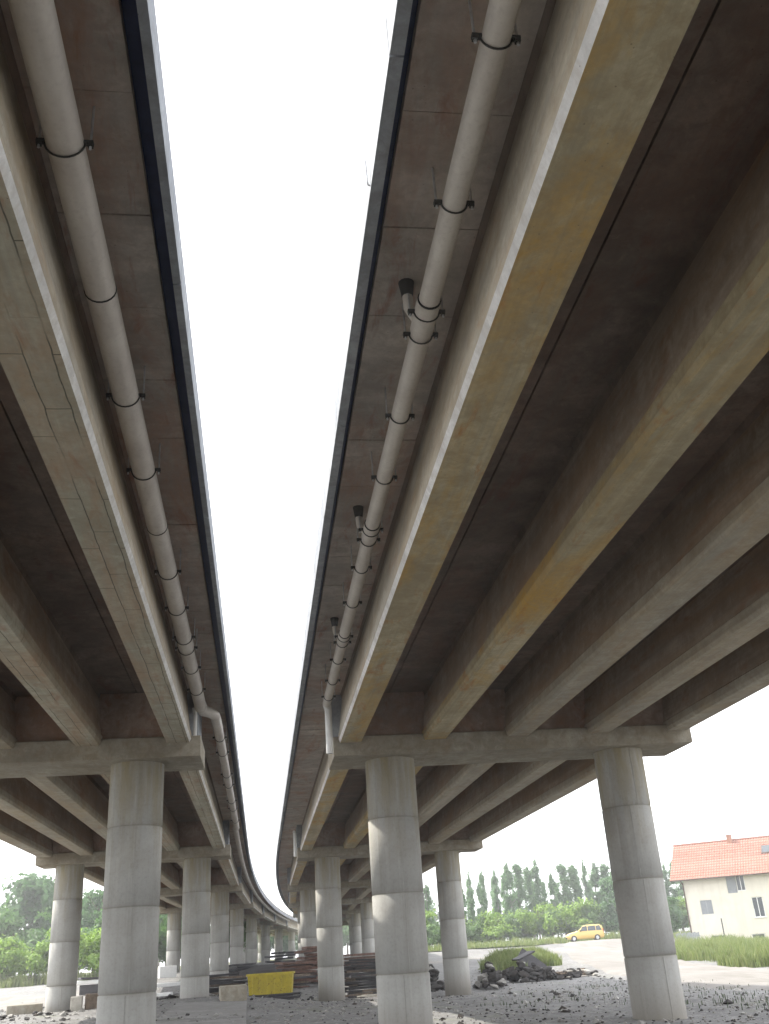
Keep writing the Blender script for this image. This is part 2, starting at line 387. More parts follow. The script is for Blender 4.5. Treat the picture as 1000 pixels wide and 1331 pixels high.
def patch(name, poly_rows, mat, lift, label, n_u=14, kind='structure'):
    """sheet through rows of (left, right) points, draped a little above the ground"""
    vs = []; fs = []; rows = []
    for (a, b, st) in [(poly_rows[i], poly_rows[i+1], 6) for i in range(len(poly_rows)-1)]:
        L = max((Vector(a[0])-Vector(b[0])).length, (Vector(a[1])-Vector(b[1])).length); m = max(2, int(L/.8))
        for k in range(m): t = k/m; rows.append((Vector(a[0]).lerp(Vector(b[0]), t), Vector(a[1]).lerp(Vector(b[1]), t)))
    rows.append((Vector(poly_rows[-1][0]), Vector(poly_rows[-1][1])))
    for j, (l, r) in enumerate(rows):
        wd = (r-l).length
        for i in range(n_u+1):
            t = i/n_u
            jit = noise.noise(Vector((l.x*.3+j*.11, i*2.0, 1)))*.05*wd if i in (0, n_u) else 0
            p = l.lerp(r, t) + (r-l).normalized()*jit
            edge = min(t, 1-t); dz = lift*min(1, edge*n_u*1.2) - .10*(1-min(1, edge*n_u))
            vs.append((p.x, p.y, ground_z(p.x, p.y) + dz))
    for j in range(len(rows)-1):
        for i in range(n_u): fs.append((j*(n_u+1)+i, j*(n_u+1)+i+1, (j+1)*(n_u+1)+i+1, (j+1)*(n_u+1)+i))
    me = bpy.data.meshes.new(name); me.from_pydata(vs, [], fs); me.polygons.foreach_set('use_smooth', [True]*len(fs)); me.materials.append(mat)
    return tag(link(name, me), label, kind=kind)
patch('dirt_road', [((14.2, 8), (24, 4)), ((14.9, 30), (21.5, 30)), ((16.8, 46), (22.8, 46)), ((18.6, 58), (24.0, 56)), ((21.2, 72), (27.5, 70)), ((25.5, 88), (34, 86)), ((29.5, 102), (40.5, 100)), ((33, 112), (47, 110)), ((42, 135), (62, 130)), ((70, 200), (95, 190))],
      MAT['road'], .07, 'pale dusty dirt road running away beside the right viaduct')
patch('dirt_road', [((8, 84), (8, 79)), ((16, 86), (16.5, 80)), ((22, 90), (24, 82)), ((28, 96), (30, 88))], MAT['road'], .05, 'pale side track crossing behind the grassy mound')
patch('dirt_road', [((-60, 48), (-60, 84)), ((-30, 50), (-30, 86)), ((-13, 50), (-13, 80)), ((-10.6, 51), (-10.6, 72))], MAT['road'], .06, 'pale sunlit dirt yard left of the left viaduct')
patch('meadow', [((22.9, 44), (70, 20)), ((24.3, 57), (90, 50)), ((28, 70), (95, 70)), ((36, 90), (100, 90)), ((44, 100), (104, 104))], MAT['field'], .05, 'rough green bank in front of the cream house')
patch('meadow', [((-140, 96), (-12, 96)), ((-160, 150), (-10, 150)), ((-200, 300), (80, 300))], MAT['field'], .15, 'green field behind the left viaduct', n_u=30)
patch('meadow', [((14, 114), (33, 113)), ((18, 160), (56, 160)), ((30, 300), (120, 300))], MAT['field'], .12, 'green field at the foot of the poplar row', n_u=20)

# ------------------------------------------------------------------ viaducts
E = EYE
ZB = 4.55 + E        # girder soffit
ZS = 5.76 + E        # slab soffit
ZC = 4.24 + E        # crossbeam soffit
R_PIERS = [-25.5, -1.0, 23.6, 48.4, 72.0, 96.0, 120.0, 144.0, 168.0]
L_PIERS = [-23.0, 0.0, 22.9, 45.5, 69.0, 92.5, 116.0, 140.0, 164.0, 188.0, 212.0]
R_G = [2.13 + 2.04*k for k in range(5)]
L_G = [-1.83, -3.80, -5.65, -7.45, -9.15]

def girder(s0, s1, g, fl, fr, parent, mat, side):
    """one beam of one span: bulb, web and its own share of the slab as top flange"""
    zs = lambda h: ZB + h
    prof = [(-.25, 0), (.25, 0), (.285, .08), (.278, .235), (.252, .262), (.150, 1.10), (.175, 1.208)]
    prof_r = prof[1:]
    full = [(-.25, 0)] + prof_r + [(fr-g, 1.208), (fr-g, 1.42), (fl-g, 1.42), (fl-g, 1.208)] + [(-a, b) for a, b in reversed(prof_r[0:])][:-0 or None]
    # remove the doubled corner
    full = full[:-1]
    pa = lambda a, b: (lambda q: (q.x, q.y, zs(b)))(cpos(s0, g) + (cpos(s0, g+1)-cpos(s0, g))*a)
    pb = lambda a, b: (lambda q: (q.x, q.y, zs(b)))(cpos(s1, g) + (cpos(s1, g+1)-cpos(s1, g))*a)
    m = MB(); m.prism(full, pa, pb)
    o = m.build('girder', mat, parent)
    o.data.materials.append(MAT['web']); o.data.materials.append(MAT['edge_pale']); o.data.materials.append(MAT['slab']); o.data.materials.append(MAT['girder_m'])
    for f in o.data.polygons:       # bulb and soffit stay pale, old stained web and slab carry the bays' shade in their colour
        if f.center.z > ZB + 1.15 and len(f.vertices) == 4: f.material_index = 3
        elif f.center.z > ZB + .24 and len(f.vertices) == 4: f.material_index = 1
        if g in (R_G[0], L_G[0]) and len(f.vertices) == 4 and ZB+.1 < f.center.z < ZB+1.12 and (f.center.x-cpos((s0+s1)/2, g).x)*(1 if g > 0 else -1) < -.12: f.material_index = 4
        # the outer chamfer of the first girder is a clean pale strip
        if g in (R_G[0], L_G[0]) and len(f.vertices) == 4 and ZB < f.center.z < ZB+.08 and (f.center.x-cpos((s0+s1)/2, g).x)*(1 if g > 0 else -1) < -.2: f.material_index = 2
    return o

def deck(name, label, piers, gs, edge, far, sgn, mat, fas_x, fas_z, slot):
    """sgn +1: girders lie on +x side of the inner edge"""
    root = tag(empty(name, (edge, 0, 0)), label, 'viaduct')
    root.location = (0, 0, 0)
    n = len(gs)
    for k in range(len(piers)-1):
        s0, s1 = piers[k]+.02, piers[k+1]-.02
        for i, g in enumerate(gs):
            lo = (gs[i-1]+g)/2 if i > 0 else g - sgn*.176
            hi = (gs[i+1]+g)/2 if i < n-1 else far
            lo += sgn*.012 if i > 0 else 0; hi -= sgn*.012
            fl, fr = (lo, hi) if sgn > 0 else (hi, lo)
            girder(s0, s1, g, fl, fr, root, MAT['girder_m'] if i > 1 else mat, sgn)
    # cantilever soffit panels between fascia and first web
    a, b = sorted((slot, gs[0] - sgn*.18))
    s = piers[0] + .2; cnt = 0
    rs = random.Random(5)
    while s < piers[-1]:
        step = 1.27 if s < 64 else 4.0
        m = MB()
        e = min(s+step-.012, piers[-1]); dz = rs.uniform(-.006, .006)
        zt = ZS + .212
        q = [cpos(s, a), cpos(s, b), cpos(e, b), cpos(e, a)]
        rz = ZS + .0 + dz
        m.add([(p.x, p.y, rz) for p in q] + [(p.x, p.y, zt) for p in q], [(0, 3, 2, 1), (4, 5, 6, 7), (0, 1, 5, 4), (1, 2, 6, 5), (2, 3, 7, 6), (3, 0, 4, 7)])
        m.build('soffit_panel', MAT['soffit'], root)
        s += step; cnt += 1
    # running surface above so that no light falls through the joints
    def ribbon(nm, prof, mat_, st=2.0):
        m = MB(); ss = axis([(piers[0], piers[-1], st)]); P = len(prof); vs = []; fs = []
        for s_ in ss:
            for (o_, z_) in prof:
                c_ = cpos(s_, o_); vs.append((c_.x, c_.y, z_))
        for j in range(len(ss)-1):
            for q_ in range(P): fs.append((j*P+q_, j*P+(q_+1) % P, (j+1)*P+(q_+1) % P, (j+1)*P+q_))
        fs += [tuple(range(P)), tuple((len(ss)-1)*P+q_ for q_ in reversed(range(P)))]
        m.add(vs, fs); return m.build(nm, mat_, root)
    zt = ZS+.224
    ribbon('deck_slab', [(fas_x[1], zt), (far, zt), (far, zt+.10), (fas_x[1], zt+.10)], MAT['soffit'])
    a_, b_ = sorted((fas_x[1], slot))
    ribbon('slot_shade_strip', [(a_+.004, ZS+.07), (b_-.004, ZS+.07), (b_-.004, ZS+.20), (a_+.004, ZS+.20)], MAT['slot_shade'])  # added blue-black strip: the slot's shade put into its colour
    # fascia: precast edge units, about five metres each
    s = piers[0]
    while s < piers[-1]:
        e = min(s+5.0, piers[-1]); m = MB()
        pr = [(fas_x[0], fas_z[0]), (fas_x[1], fas_z[0]), (fas_x[1], fas_z[1]), (fas_x[0], fas_z[1])]
        f0 = lambda o_, z_, S=s+.01: (lambda c_: (c_.x, c_.y, z_))(cpos(S, o_))
        f1 = lambda o_, z_, S=e-.01: (lambda c_: (c_.x, c_.y, z_))(cpos(S, o_))
        m.prism(pr, f0, f1); m.build('fascia', MAT['fascia'], root)
        s = e
    # far side edge beam
    ribbon('edge_beam', [(far, ZS+.12), (far+sgn*.12, ZS+.12), (far+sgn*.12, ZS+.5), (far, ZS+.5)], MAT['fascia'])
    # walls between the girder ends over the crossbeams
    for s_ in piers[1:]:
        for i in range(n-1):
            m = MB(); lo, hi = sorted((gs[i]+sgn*.10, gs[i+1]-sgn*.10))
            prf = [(lo, -.72), (hi, -.72), (hi, .72), (lo, .72)]
            vs = []
            for z_ in (ZC+.40, ZS-.002):
                for o_, d_ in prf: c_ = cpos(s_+d_, o_); vs.append((c_.x, c_.y, z_))
            m.add(vs, [(3, 2, 1, 0), (4, 5, 6, 7), (0, 1, 5, 4), (1, 2, 6, 5), (2, 3, 7, 6), (3, 0, 4, 7)])
            m.build('crossbeam_wall', MAT['diaphragm'], root)
        # short stub outside the first girder
        m = MB(); lo, hi = sorted((gs[0]-sgn*.42, gs[0]-sgn*.10))
        vs = []
        for z_ in (ZC+.40, ZS-.012):
            for o_, d_ in [(lo, -.72), (hi, -.72), (hi, .72), (lo, .72)]: c_ = cpos(s_+d_, o_); vs.append((c_.x, c_.y, z_))
        m.add(vs, [(3, 2, 1, 0), (4, 5, 6, 7), (0, 1, 5, 4), (1, 2, 6, 5), (2, 3, 7, 6), (3, 0, 4, 7)])
        m.build('crossbeam_wall', MAT['fascia'], root)
    return root
deck_r = deck('viaduct_deck', 'right concrete viaduct deck with ochre stained girders overhead',
              R_PIERS, R_G, 1.005, 11.5, 1, MAT['girder_r'], (.90, 1.00), (5.515+E, 5.95+E), 1.10)
deck_l = deck('viaduct_deck', 'left concrete viaduct deck with cracked grey girders overhead',
              L_PIERS, L_G, -.70, -10.1, -1, MAT['girder_l'], (-.675, -.745), (5.515+E, 5.90+E), -.89)

# ------------------------------------------------------------------ piers
def column_mesh(nm, ztop, zbot, R=.6, seams=True, seed=0):
    m = MB(); n = 40; rs = random.Random(seed)
    rings = []
    joints = [-.46 + 1.65 + 1.66*k for k in range(-2, 3)]     # 4.40, 2.74 ...
    zl = [ztop]
    z = []
    for j in sorted(joints, reverse=True):
        if zbot+.05 < j < ztop-.1: z.append(j)
    prof = [(ztop, R)]
    for j in z:
        off = rs.uniform(-.006, .006)
        prof += [(j+.022, R+.002), (j+.012, R-.018), (j-.012, R-.018), (j-.022, R+.003)]
    prof.append((zbot, R+.004))
    vs = []; fs = []
    for zz, r in prof:
        for k in range(n): a = 2*pi*k/n; vs.append((r*cos(a), r*sin(a), zz))
    for i in range(len(prof)-1):
        for k in range(n): fs.append((i*n+k, (i+1)*n+k, (i+1)*n+(k+1) % n, i*n+(k+1) % n))
    m.add(vs, fs, True)
    m.add([v for v in vs[:n]], [tuple(range(n))])
    # vertical formwork fins, turned a little from lift to lift
    if seams:
        zz = [ztop] + z + [zbot]
        for i in range(len(zz)-1):
            a0 = -pi/2 + rs.uniform(-.25, .25)
            for a in (a0, a0+pi):
                Mx = Matrix.Rotation(a, 4, 'Z'); m.box(R-.01, R+.009, -.009, .009, zz[i+1]+.03, zz[i]-.03, Mx)
    return m.mesh(nm, MAT['column'])
ords = ['nearest', 'second', 'third', 'fourth', 'fifth', 'sixth', 'seventh', 'eighth', 'ninth', 'tenth']
def pier(s, offs, cap, side, idx, full):
    c0 = cpos(s, 0); ang = cang(s)
    lb = 'pier behind the camera under the %s viaduct' % side if idx < 0 else '%s concrete pier under the %s viaduct, %s' % (ords[idx], side, {0: 'thick round columns with rust runs', 1: 'round grey columns'}.get(idx, 'small with distance'))
    root = tag(empty('bridge_pier', (c0.x, c0.y, 0), ang), lb, 'bridge pier', 'concrete piers under the viaducts')
    # crossbeam with chamfered ends
    a, b = cap; d = .90
    m = MB()
    pr = [(a, 0), (b, 0), (b, .46), (a, .46)]
    m.prism(pr, lambda x, z: (x, -d, ZC+z), lambda x, z: (x, d, ZC+z))
    m.build('crossbeam', MAT['cap'], root, bevel=.012)
    for q, off in enumerate(offs):
        P = cpos(s, off); gz = min(ground_z(P.x+dx, P.y+dy) for dx in (-.6, 0, .6) for dy in (-.6, 0, .6)) - .3
        me = column_mesh('column', ZC+.002, gz, seams=full, seed=int(s*10)+q)
        o = link('column', me, None, root); o.location = (off, 0, 0)
    return root
for i, s in enumerate(R_PIERS[1:]): pier(s, (3.15, 8.98), (1.72, 10.62), 'right', i-1, i < 4)
for i, s in enumerate(L_PIERS[1:]): pier(s, (-2.8, -8.25), (-9.55, -1.33), 'left', i-1, i < 4)

# ------------------------------------------------------------------ drain pipes
def hoop(parent, x, y, z, R, foot=.10, rod=True):
    m = MB(); pts = []
    for k in range(13):
        a = pi + pi*k/12; pts.append((x+cos(a)*(R+.008), y, z+sin(a)*(R+.008)))
    m.tube(pts, .008, 6)
    for sx in (-1, 1):
        m.box(x+sx*(R+.008)-.012+(.0 if sx > 0 else -.045), x+sx*(R+.008)+.012+(.045 if sx > 0 else 0), y-.02, y+.02, z-.012, z+.012)
        m.box(x+sx*(R+.045)-.018, x+sx*(R+.045)+.018, y-.018, y+.018, z-.035, z-.012)
    h = m.build('hanger', MAT['dark_metal'], parent)
    for sx in (-1, 1):
        r = MB(); r.tube([(x+sx*(R+.045), y, z-.06), (x+sx*(R+.045), y, ZS)], .010, 6)
        r.build('threaded_rod', MAT['zinc'], h)
def pipe_run(parent, x, z, R, joints, n=20):
    for a, b in zip(joints[:-1], joints[1:]):
        m = MB(); m.tube([(x, a, z), (x, b-.004, z)], R, n); m.build('pipe_segment', MAT['pipe'], parent)
def collar(parent, x, y, z, R, L=.30):
    m = MB(); m.tube([(x, y-L/2, z), (x, y-L/2+.01, z), (x, y+L/2-.01, z), (x, y+L/2, z)], [R+.004, R+.014, R+.014, R+.004], 20); m.build('collar', MAT['pipe'], parent)
def band(parent, x, y, z, R):
    m = MB(); m.tube([(x, y-.008, z), (x, y+.008, z)], R+.006, 20, smooth=True); m.build('seal_ring', MAT['rubber'], parent)
pz = 5.40 + E
pr_root = tag(empty('drain_pipe', (0, 0, 0)), 'slimmer grey drain pipe with side inlets under the right viaduct', 'drain pipe')
XR, RR = 1.565, .099
pipe_run(pr_root, XR, pz, RR, [-.9, 2.2, 7.18, 12.18, 17.1, 22.28])
for y in (1.0, 2.6, 4.22, 5.74, 9.05, 10.55, 13.6, 15.2, 18.6, 20.2, 21.6): hoop(pr_root, XR, y, pz, RR)
for y in (7.18, 12.18, 17.1):
    collar(pr_root, XR, y+.05, pz, RR, .46); hoop(pr_root, XR, y-.02, pz, RR+.012); hoop(pr_root, XR, y+.34, pz, RR+.006)
    band(pr_root, XR, y-.2, pz, RR+.006)
    # outlet from the deck: funnel, short branch into the pipe
    m = MB(); m.tube([(XR-.16, y+.02, ZS+.02), (XR-.16, y+.02, ZS-.16)], [.08, .055], 14); o = m.build('inlet_funnel', MAT['dark_metal'], pr_root)
    m = MB(); m.tube([(XR-.16, y+.02, ZS-.14), (XR-.15, y+.06, pz+.10), (XR-.06, y+.16, pz+.03)], .05, 12); m.build('branch_pipe', MAT['pipe'], pr_root)
m = MB(); m.tube([(XR, 22.26, pz), (XR+.01, 22.36, pz-.02), (XR+.03, 22.42, pz-.08), (XR+.04, 22.43, pz-.16), (XR+.04, 22.43, 4.26+E)], [RR, RR, RR*.9, .082, .078], 16)
m.build('downpipe', MAT['white_paint'], pr_root)
# short stub on the next pier
m = MB(); m.tube([(1.56, 47.3, pz), (1.58, 47.4, pz-.05), (1.6, 47.42, pz-.2), (1.6, 47.42, 4.3+E)], .07, 12); m.build('downpipe', MAT['white_paint'], pr_root)

pl_root = tag(empty('drain_pipe', (0, 0, 0)), 'thick drain pipe under the edge of the left viaduct', 'drain pipe')
XL, RL = -1.36, .134
pipe_run(pl_root, XL, pz, RL, [-.9, 3.4, 6.95, 12.0, 16.95, 22.3])
for y in (1.9, 3.6, 5.28, 8.68, 10.35, 13.65, 15.3, 18.9, 20.6): hoop(pl_root, XL, y, pz, RL)
for y in (6.95, 12.0, 16.95): band(pl_root, XL, y, pz, RL)
collar(pl_root, XL, 17.2, pz, RL, .5); hoop(pl_root, XL, 16.9, pz, RL+.01); hoop(pl_root, XL, 17.55, pz, RL+.01)
m = MB(); m.tube([(XL, 22.3, pz), (XL+.02, 22.5, pz-.01), (XL+.18, 22.65, pz-.03), (XL+.30, 22.85, pz-.06), (XL+.31, 23.3, pz-.06), (XL+.31, 24.2, pz-.02)], [RL, RL, RL*.95, .12, .12, .12], 18)
m.build('elbow', MAT['pipe'], pl_root)
collar(pl_root, XL, 22.2, pz, RL, .22)
js = [24.2, 29.5, 34.5, 39.5, 44.6]
for a, b in zip(js[:-1], js[1:]):
    m = MB(); m.tube([(XL+.31, a, pz-.02), (XL+.31, b-.005, pz-.02)], .12, 16); m.build('pipe_segment', MAT['pipe'], pl_root)
for y in (25.5, 27.5, 31, 33, 36.5, 38.5, 42): hoop(pl_root, XL+.31, y, pz-.02, .12)
def swpipe(s0, s1, off, z, R):
    m = MB(); m.tube([(lambda c_: (c_.x, c_.y, z))(cpos(s, off)) for s in axis([(s0, s1, 3.0)])], R, 10); m.build('pipe_segment', MAT['pipe'], pl_root)
swpipe(44.6, 68, XL+.25, pz-.02, .115); swpipe(68, 92, XL+.25, pz-.02, .115); swpipe(92, 116, XL+.25, pz-.02, .115); swpipe(116, 164, XL+.25, pz-.02, .115)
m = MB(); m.tube([(-1.5, 22.2, pz-.02), (-1.47, 22.22, pz-.2), (-1.47, 22.22, 4.36+E)], .06, 12); m.build('downpipe', MAT['white_paint'], pl_root)
# loose reinforcing rod sticking out of the right deck edge
m = MB(); m.tube([(.91, 5.75, 5.56+E), (.885, 5.75, 5.56+E), (.875, 5.74, 5.6+E), (.862, 5.7, 5.86+E)], .008, 6)
tag(m.build('steel_rod', MAT['zinc']), 'short bent steel rod poking out of the left edge of the right deck', 'steel rod')

# ------------------------------------------------------------------ house
def make_house():
    a = radians(-33.0)                       # wall runs along local +x
    root = tag(empty('house', (42.8, 100, .2), a), 'cream house with orange tiled roof beyond the grassy bank', 'house')
    Lx, Dy, H = 16.0, 9.0, 6.75
    wins = [  # x0, x1, z0, z1, kind
        (4.2, 5.12, 4.65, 6.4, 'shut'), (5.12, 5.95, 4.8, 6.4, 'open'),
        (1.3, 2.45, 2.9, 4.2, 'pane'), (6.25, 7.3, 2.3, 4.15, 'open'), (1.75, 3.05, .0, .95, 'base'), (5.6, 6.85, -.1, .85, 'base'),
        (9.6, 11.0, 3.0, 4.2, 'pane'), (9.4, 10.7, 4.9, 6.2, 'pane'), (13.0, 14.4, 3.0, 4.2, 'pane')]
    # front wall built as a grid with real openings
    xs = sorted({0, Lx} | {w_[0] for w_ in wins} | {w_[1] for w_ in wins}); zs = sorted({-1.5, H} | {w_[2] for w_ in wins} | {w_[3] for w_ in wins})
    m = MB()
    inside = lambda x, z: any(w_[0] < x < w_[1] and w_[2] < z < w_[3] for w_ in wins)
    for i in range(len(xs)-1):
        for j in range(len(zs)-1):
            if not inside((xs[i]+xs[i+1])/2, (zs[j]+zs[j+1])/2):
                m.add([(xs[i], 0, zs[j]), (xs[i+1], 0, zs[j]), (xs[i+1], 0, zs[j+1]), (xs[i], 0, zs[j+1])], [(0, 1, 2, 3)])
    for (x0, x1, z0, z1, k) in wins:
        m.add([(x0, 0, z0), (x1, 0, z0), (x1, .25, z0), (x0, .25, z0)], [(0, 1, 2, 3)])
        m.add([(x0, 0, z1), (x1, 0, z1), (x1, .25, z1), (x0, .25, z1)], [(3, 2, 1, 0)])
        m.add([(x0, 0, z0), (x0, 0, z1), (x0, .25, z1), (x0, .25, z0)], [(3, 2, 1, 0)])
        m.add([(x1, 0, z0), (x1, 0, z1), (x1, .25, z1), (x1, .25, z0)], [(0, 1, 2, 3)])
    ridge = 3.1
    m.add([(0, 0, -1.5), (0, Dy, -1.5), (0, Dy, H), (0, Dy/2, H+ridge), (0, 0, H)], [(0, 1, 2, 3, 4)])
    m.add([(Lx, 0, -1.5), (Lx, Dy, -1.5), (Lx, Dy, H), (Lx, Dy/2, H+ridge), (Lx, 0, H)], [(4, 3, 2, 1, 0)])
    m.add([(0, Dy, -1.5), (Lx, Dy, -1.5), (Lx, Dy, H), (0, Dy, H)], [(3, 2, 1, 0)])
    m.build('wall', MAT['wall'], root, fix=False)
    for (x0, x1, z0, z1, k) in wins:
        fr = MB(); t = .07
        for (a0, a1, b0, b1) in ((x0, x0+t, z0, z1), (x1-t, x1, z0, z1), (x0+t, x1-t, z0, z0+t), (x0+t, x1-t, z1-t, z1)): fr.box(a0, a1, .10, .17, b0, b1)
        if k in ('pane', 'open'): fr.box((x0+x1)/2-.035, (x0+x1)/2+.035, .10, .17, z0+t, z1-t)
        f = fr.build('window', MAT['frame_white'] if k != 'shut' else MAT['shutter'], root)
        p = MB(); p.box(x0+t, x1-t, .13, .14, z0+t, z1-t); p.build('pane', MAT['glass'], f)
        if k in ('shut', 'pane'):
            sh = MB(); nz = int((z1-z0)/.11)
            zz0 = z0
            for q in range(nz):
                sh.box(x0+.02, x1-.02, .05, .075, zz0+q*(z1-z0)/nz, zz0+(q+1)*(z1-z0)/nz-.012)
            sh.build('shutter', MAT['shutter'], f)
        if k == 'open' and z0 < 4:
            s_ = MB(); s_.box(x0-.1, x1+.1, -.10, .02, z0-.06, z0); s_.build('sill', MAT['frame_white'], f)
            s_ = MB(); Mx = Matrix.Translation((x0+.05, .0, z0)) @ Matrix.Rotation(radians(-12), 4, 'X')
            s_.box(0, .05, -.04, 0, 0, z1-z0, Mx); s_.box(x1-x0-.12, x1-x0-.07, -.04, 0, 0, z1-z0, Mx); s_.box(0.05, x1-x0-.12, -.04, 0, .0, .06, Mx); s_.box(0.05, x1-x0-.12, -.04, 0, z1-z0-.06, z1-z0, Mx)
            s_.build('open_sash', MAT['frame_white'], f)
    # roof: rows of tiles, each course one strip of overlapping pan tiles
    ov, ve = .8, 1.15
    slope = atan2(ridge, Dy/2); rl = (Dy/2+ov)/cos(slope)
    courses = 14; step = rl/courses
    m = MB(); m.box(-ve, Lx+ve, 0, rl, -.10, 0, Matrix.Translation((0, -ov, H-ov*math.tan(slope)+.03)) @ Matrix.Rotation(slope, 4, 'X'))
    roof = m.build('roof', MAT['gutter'], root)
    me = None
    for c in range(courses):
        m = MB(); vs = []; fs = []; nn = 70; Wd = (Lx+2*ve)/nn
        Mx = Matrix.Translation((0, -ov, H-ov*math.tan(slope)+.03)) @ Matrix.Rotation(slope, 4, 'X')
        for i in range(nn*2+1):
            x = -ve + i*Wd/2; hgt = .06 if i % 2 else .012
            for (yy, zz) in ((c*step-.05, hgt+.045), ((c+1)*step, hgt+.005), (c*step-.05, 0.0)): vs.append(Mx @ Vector((x, yy, zz)))
        for i in range(nn*2): fs += [(i*3, (i+1)*3, (i+1)*3+1, i*3+1), (i*3+2, (i+1)*3+2, (i+1)*3, i*3)]
        m.add(vs, fs); m.build('tile_course', MAT['roof'], roof)
    m = MB(); m.box(-ve, Lx+ve, 0, rl, -.10, .03, Matrix.Translation((0, Dy+ov, H-ov*math.tan(slope)+.03)) @ Matrix.Rotation(pi, 4, 'Z') @ Matrix.Translation((-Lx, 0, 0)) @ Matrix.Rotation(slope, 4, 'X')); m.build('rear_roof', MAT['roof'], root)
    m = MB(); m.tube([(-ve, Dy/2, H+ridge+.08), (Lx+ve, Dy/2, H+ridge+.08)], .13, 8); m.build('ridge_tiles', MAT['roof'], root)
    m = MB(); m.tube([(-ve, -ov-.06, H-ov*math.tan(slope)), (Lx+ve, -ov-.06, H-ov*math.tan(slope)-.03)], .08, 8); m.build('gutter', MAT['gutter'], root)
    m = MB(); m.tube([(-.1, -ov, H-ov*math.tan(slope)-.05), (-.05, -.12, H-.9), (-.05, -.12, -1)], .06, 8); m.build('downpipe', MAT['gutter'], root)
    m = MB(); m.box(4.55, 5.05, 4.0, 4.5, H+ridge-1.2, H+ridge+.55); m.box(4.5, 5.1, 3.95, 4.55, H+ridge+.55, H+ridge+.63); m.build('chimney', MAT['tile_brown'], root)
    m = MB(); m.tube([(7.8, 4.5, H+ridge), (7.8, 4.5, H+ridge+.8)], .03, 6); m.tube([(7.55, 4.5, H+ridge+.65), (8.05, 4.5, H+ridge+.65)], .015, 5); m.build('aerial', MAT['dark_metal'], root)
    Mx = Matrix.Translation((0, -ov, H-ov*math.tan(slope)+.03)) @ Matrix.Rotation(slope, 4, 'X')
    m = MB(); m.box(7.9, 9.0, 3.3, 4.7, .0, .16, Mx); r = m.build('roof_window', MAT['gutter'], root)
    m = MB(); m.box(8.0, 8.9, 3.4, 4.6, .16, .175, Mx); m.build('pane', MAT['glass'], r)
    return root
make_house()
m = MB(); m.tube([(39.2, 85, -.3), (39.2, 85, 2.5)], .05, 8)
tag(m.build('utility_pole', MAT['dark_metal']), 'thin dark post standing in the grass before the cream house', 'post')
fr = tag(empty('yard_fence', (39.9, 97.2, .25), radians(-33)), 'low grey board fence left of the cream house', 'fence')
for k in range(14):
    m = MB(); m.box(k*.16, k*.16+.145, 0, .025, 0, 1.25+.04*((k*7) % 3)); m.build('board', MAT['shutter'], fr)
m = MB(); m.box(0, 2.3, .03, .07, .3, .38); m.box(0, 2.3, .03, .07, .95, 1.03); m.build('rail', MAT['shutter'], fr)

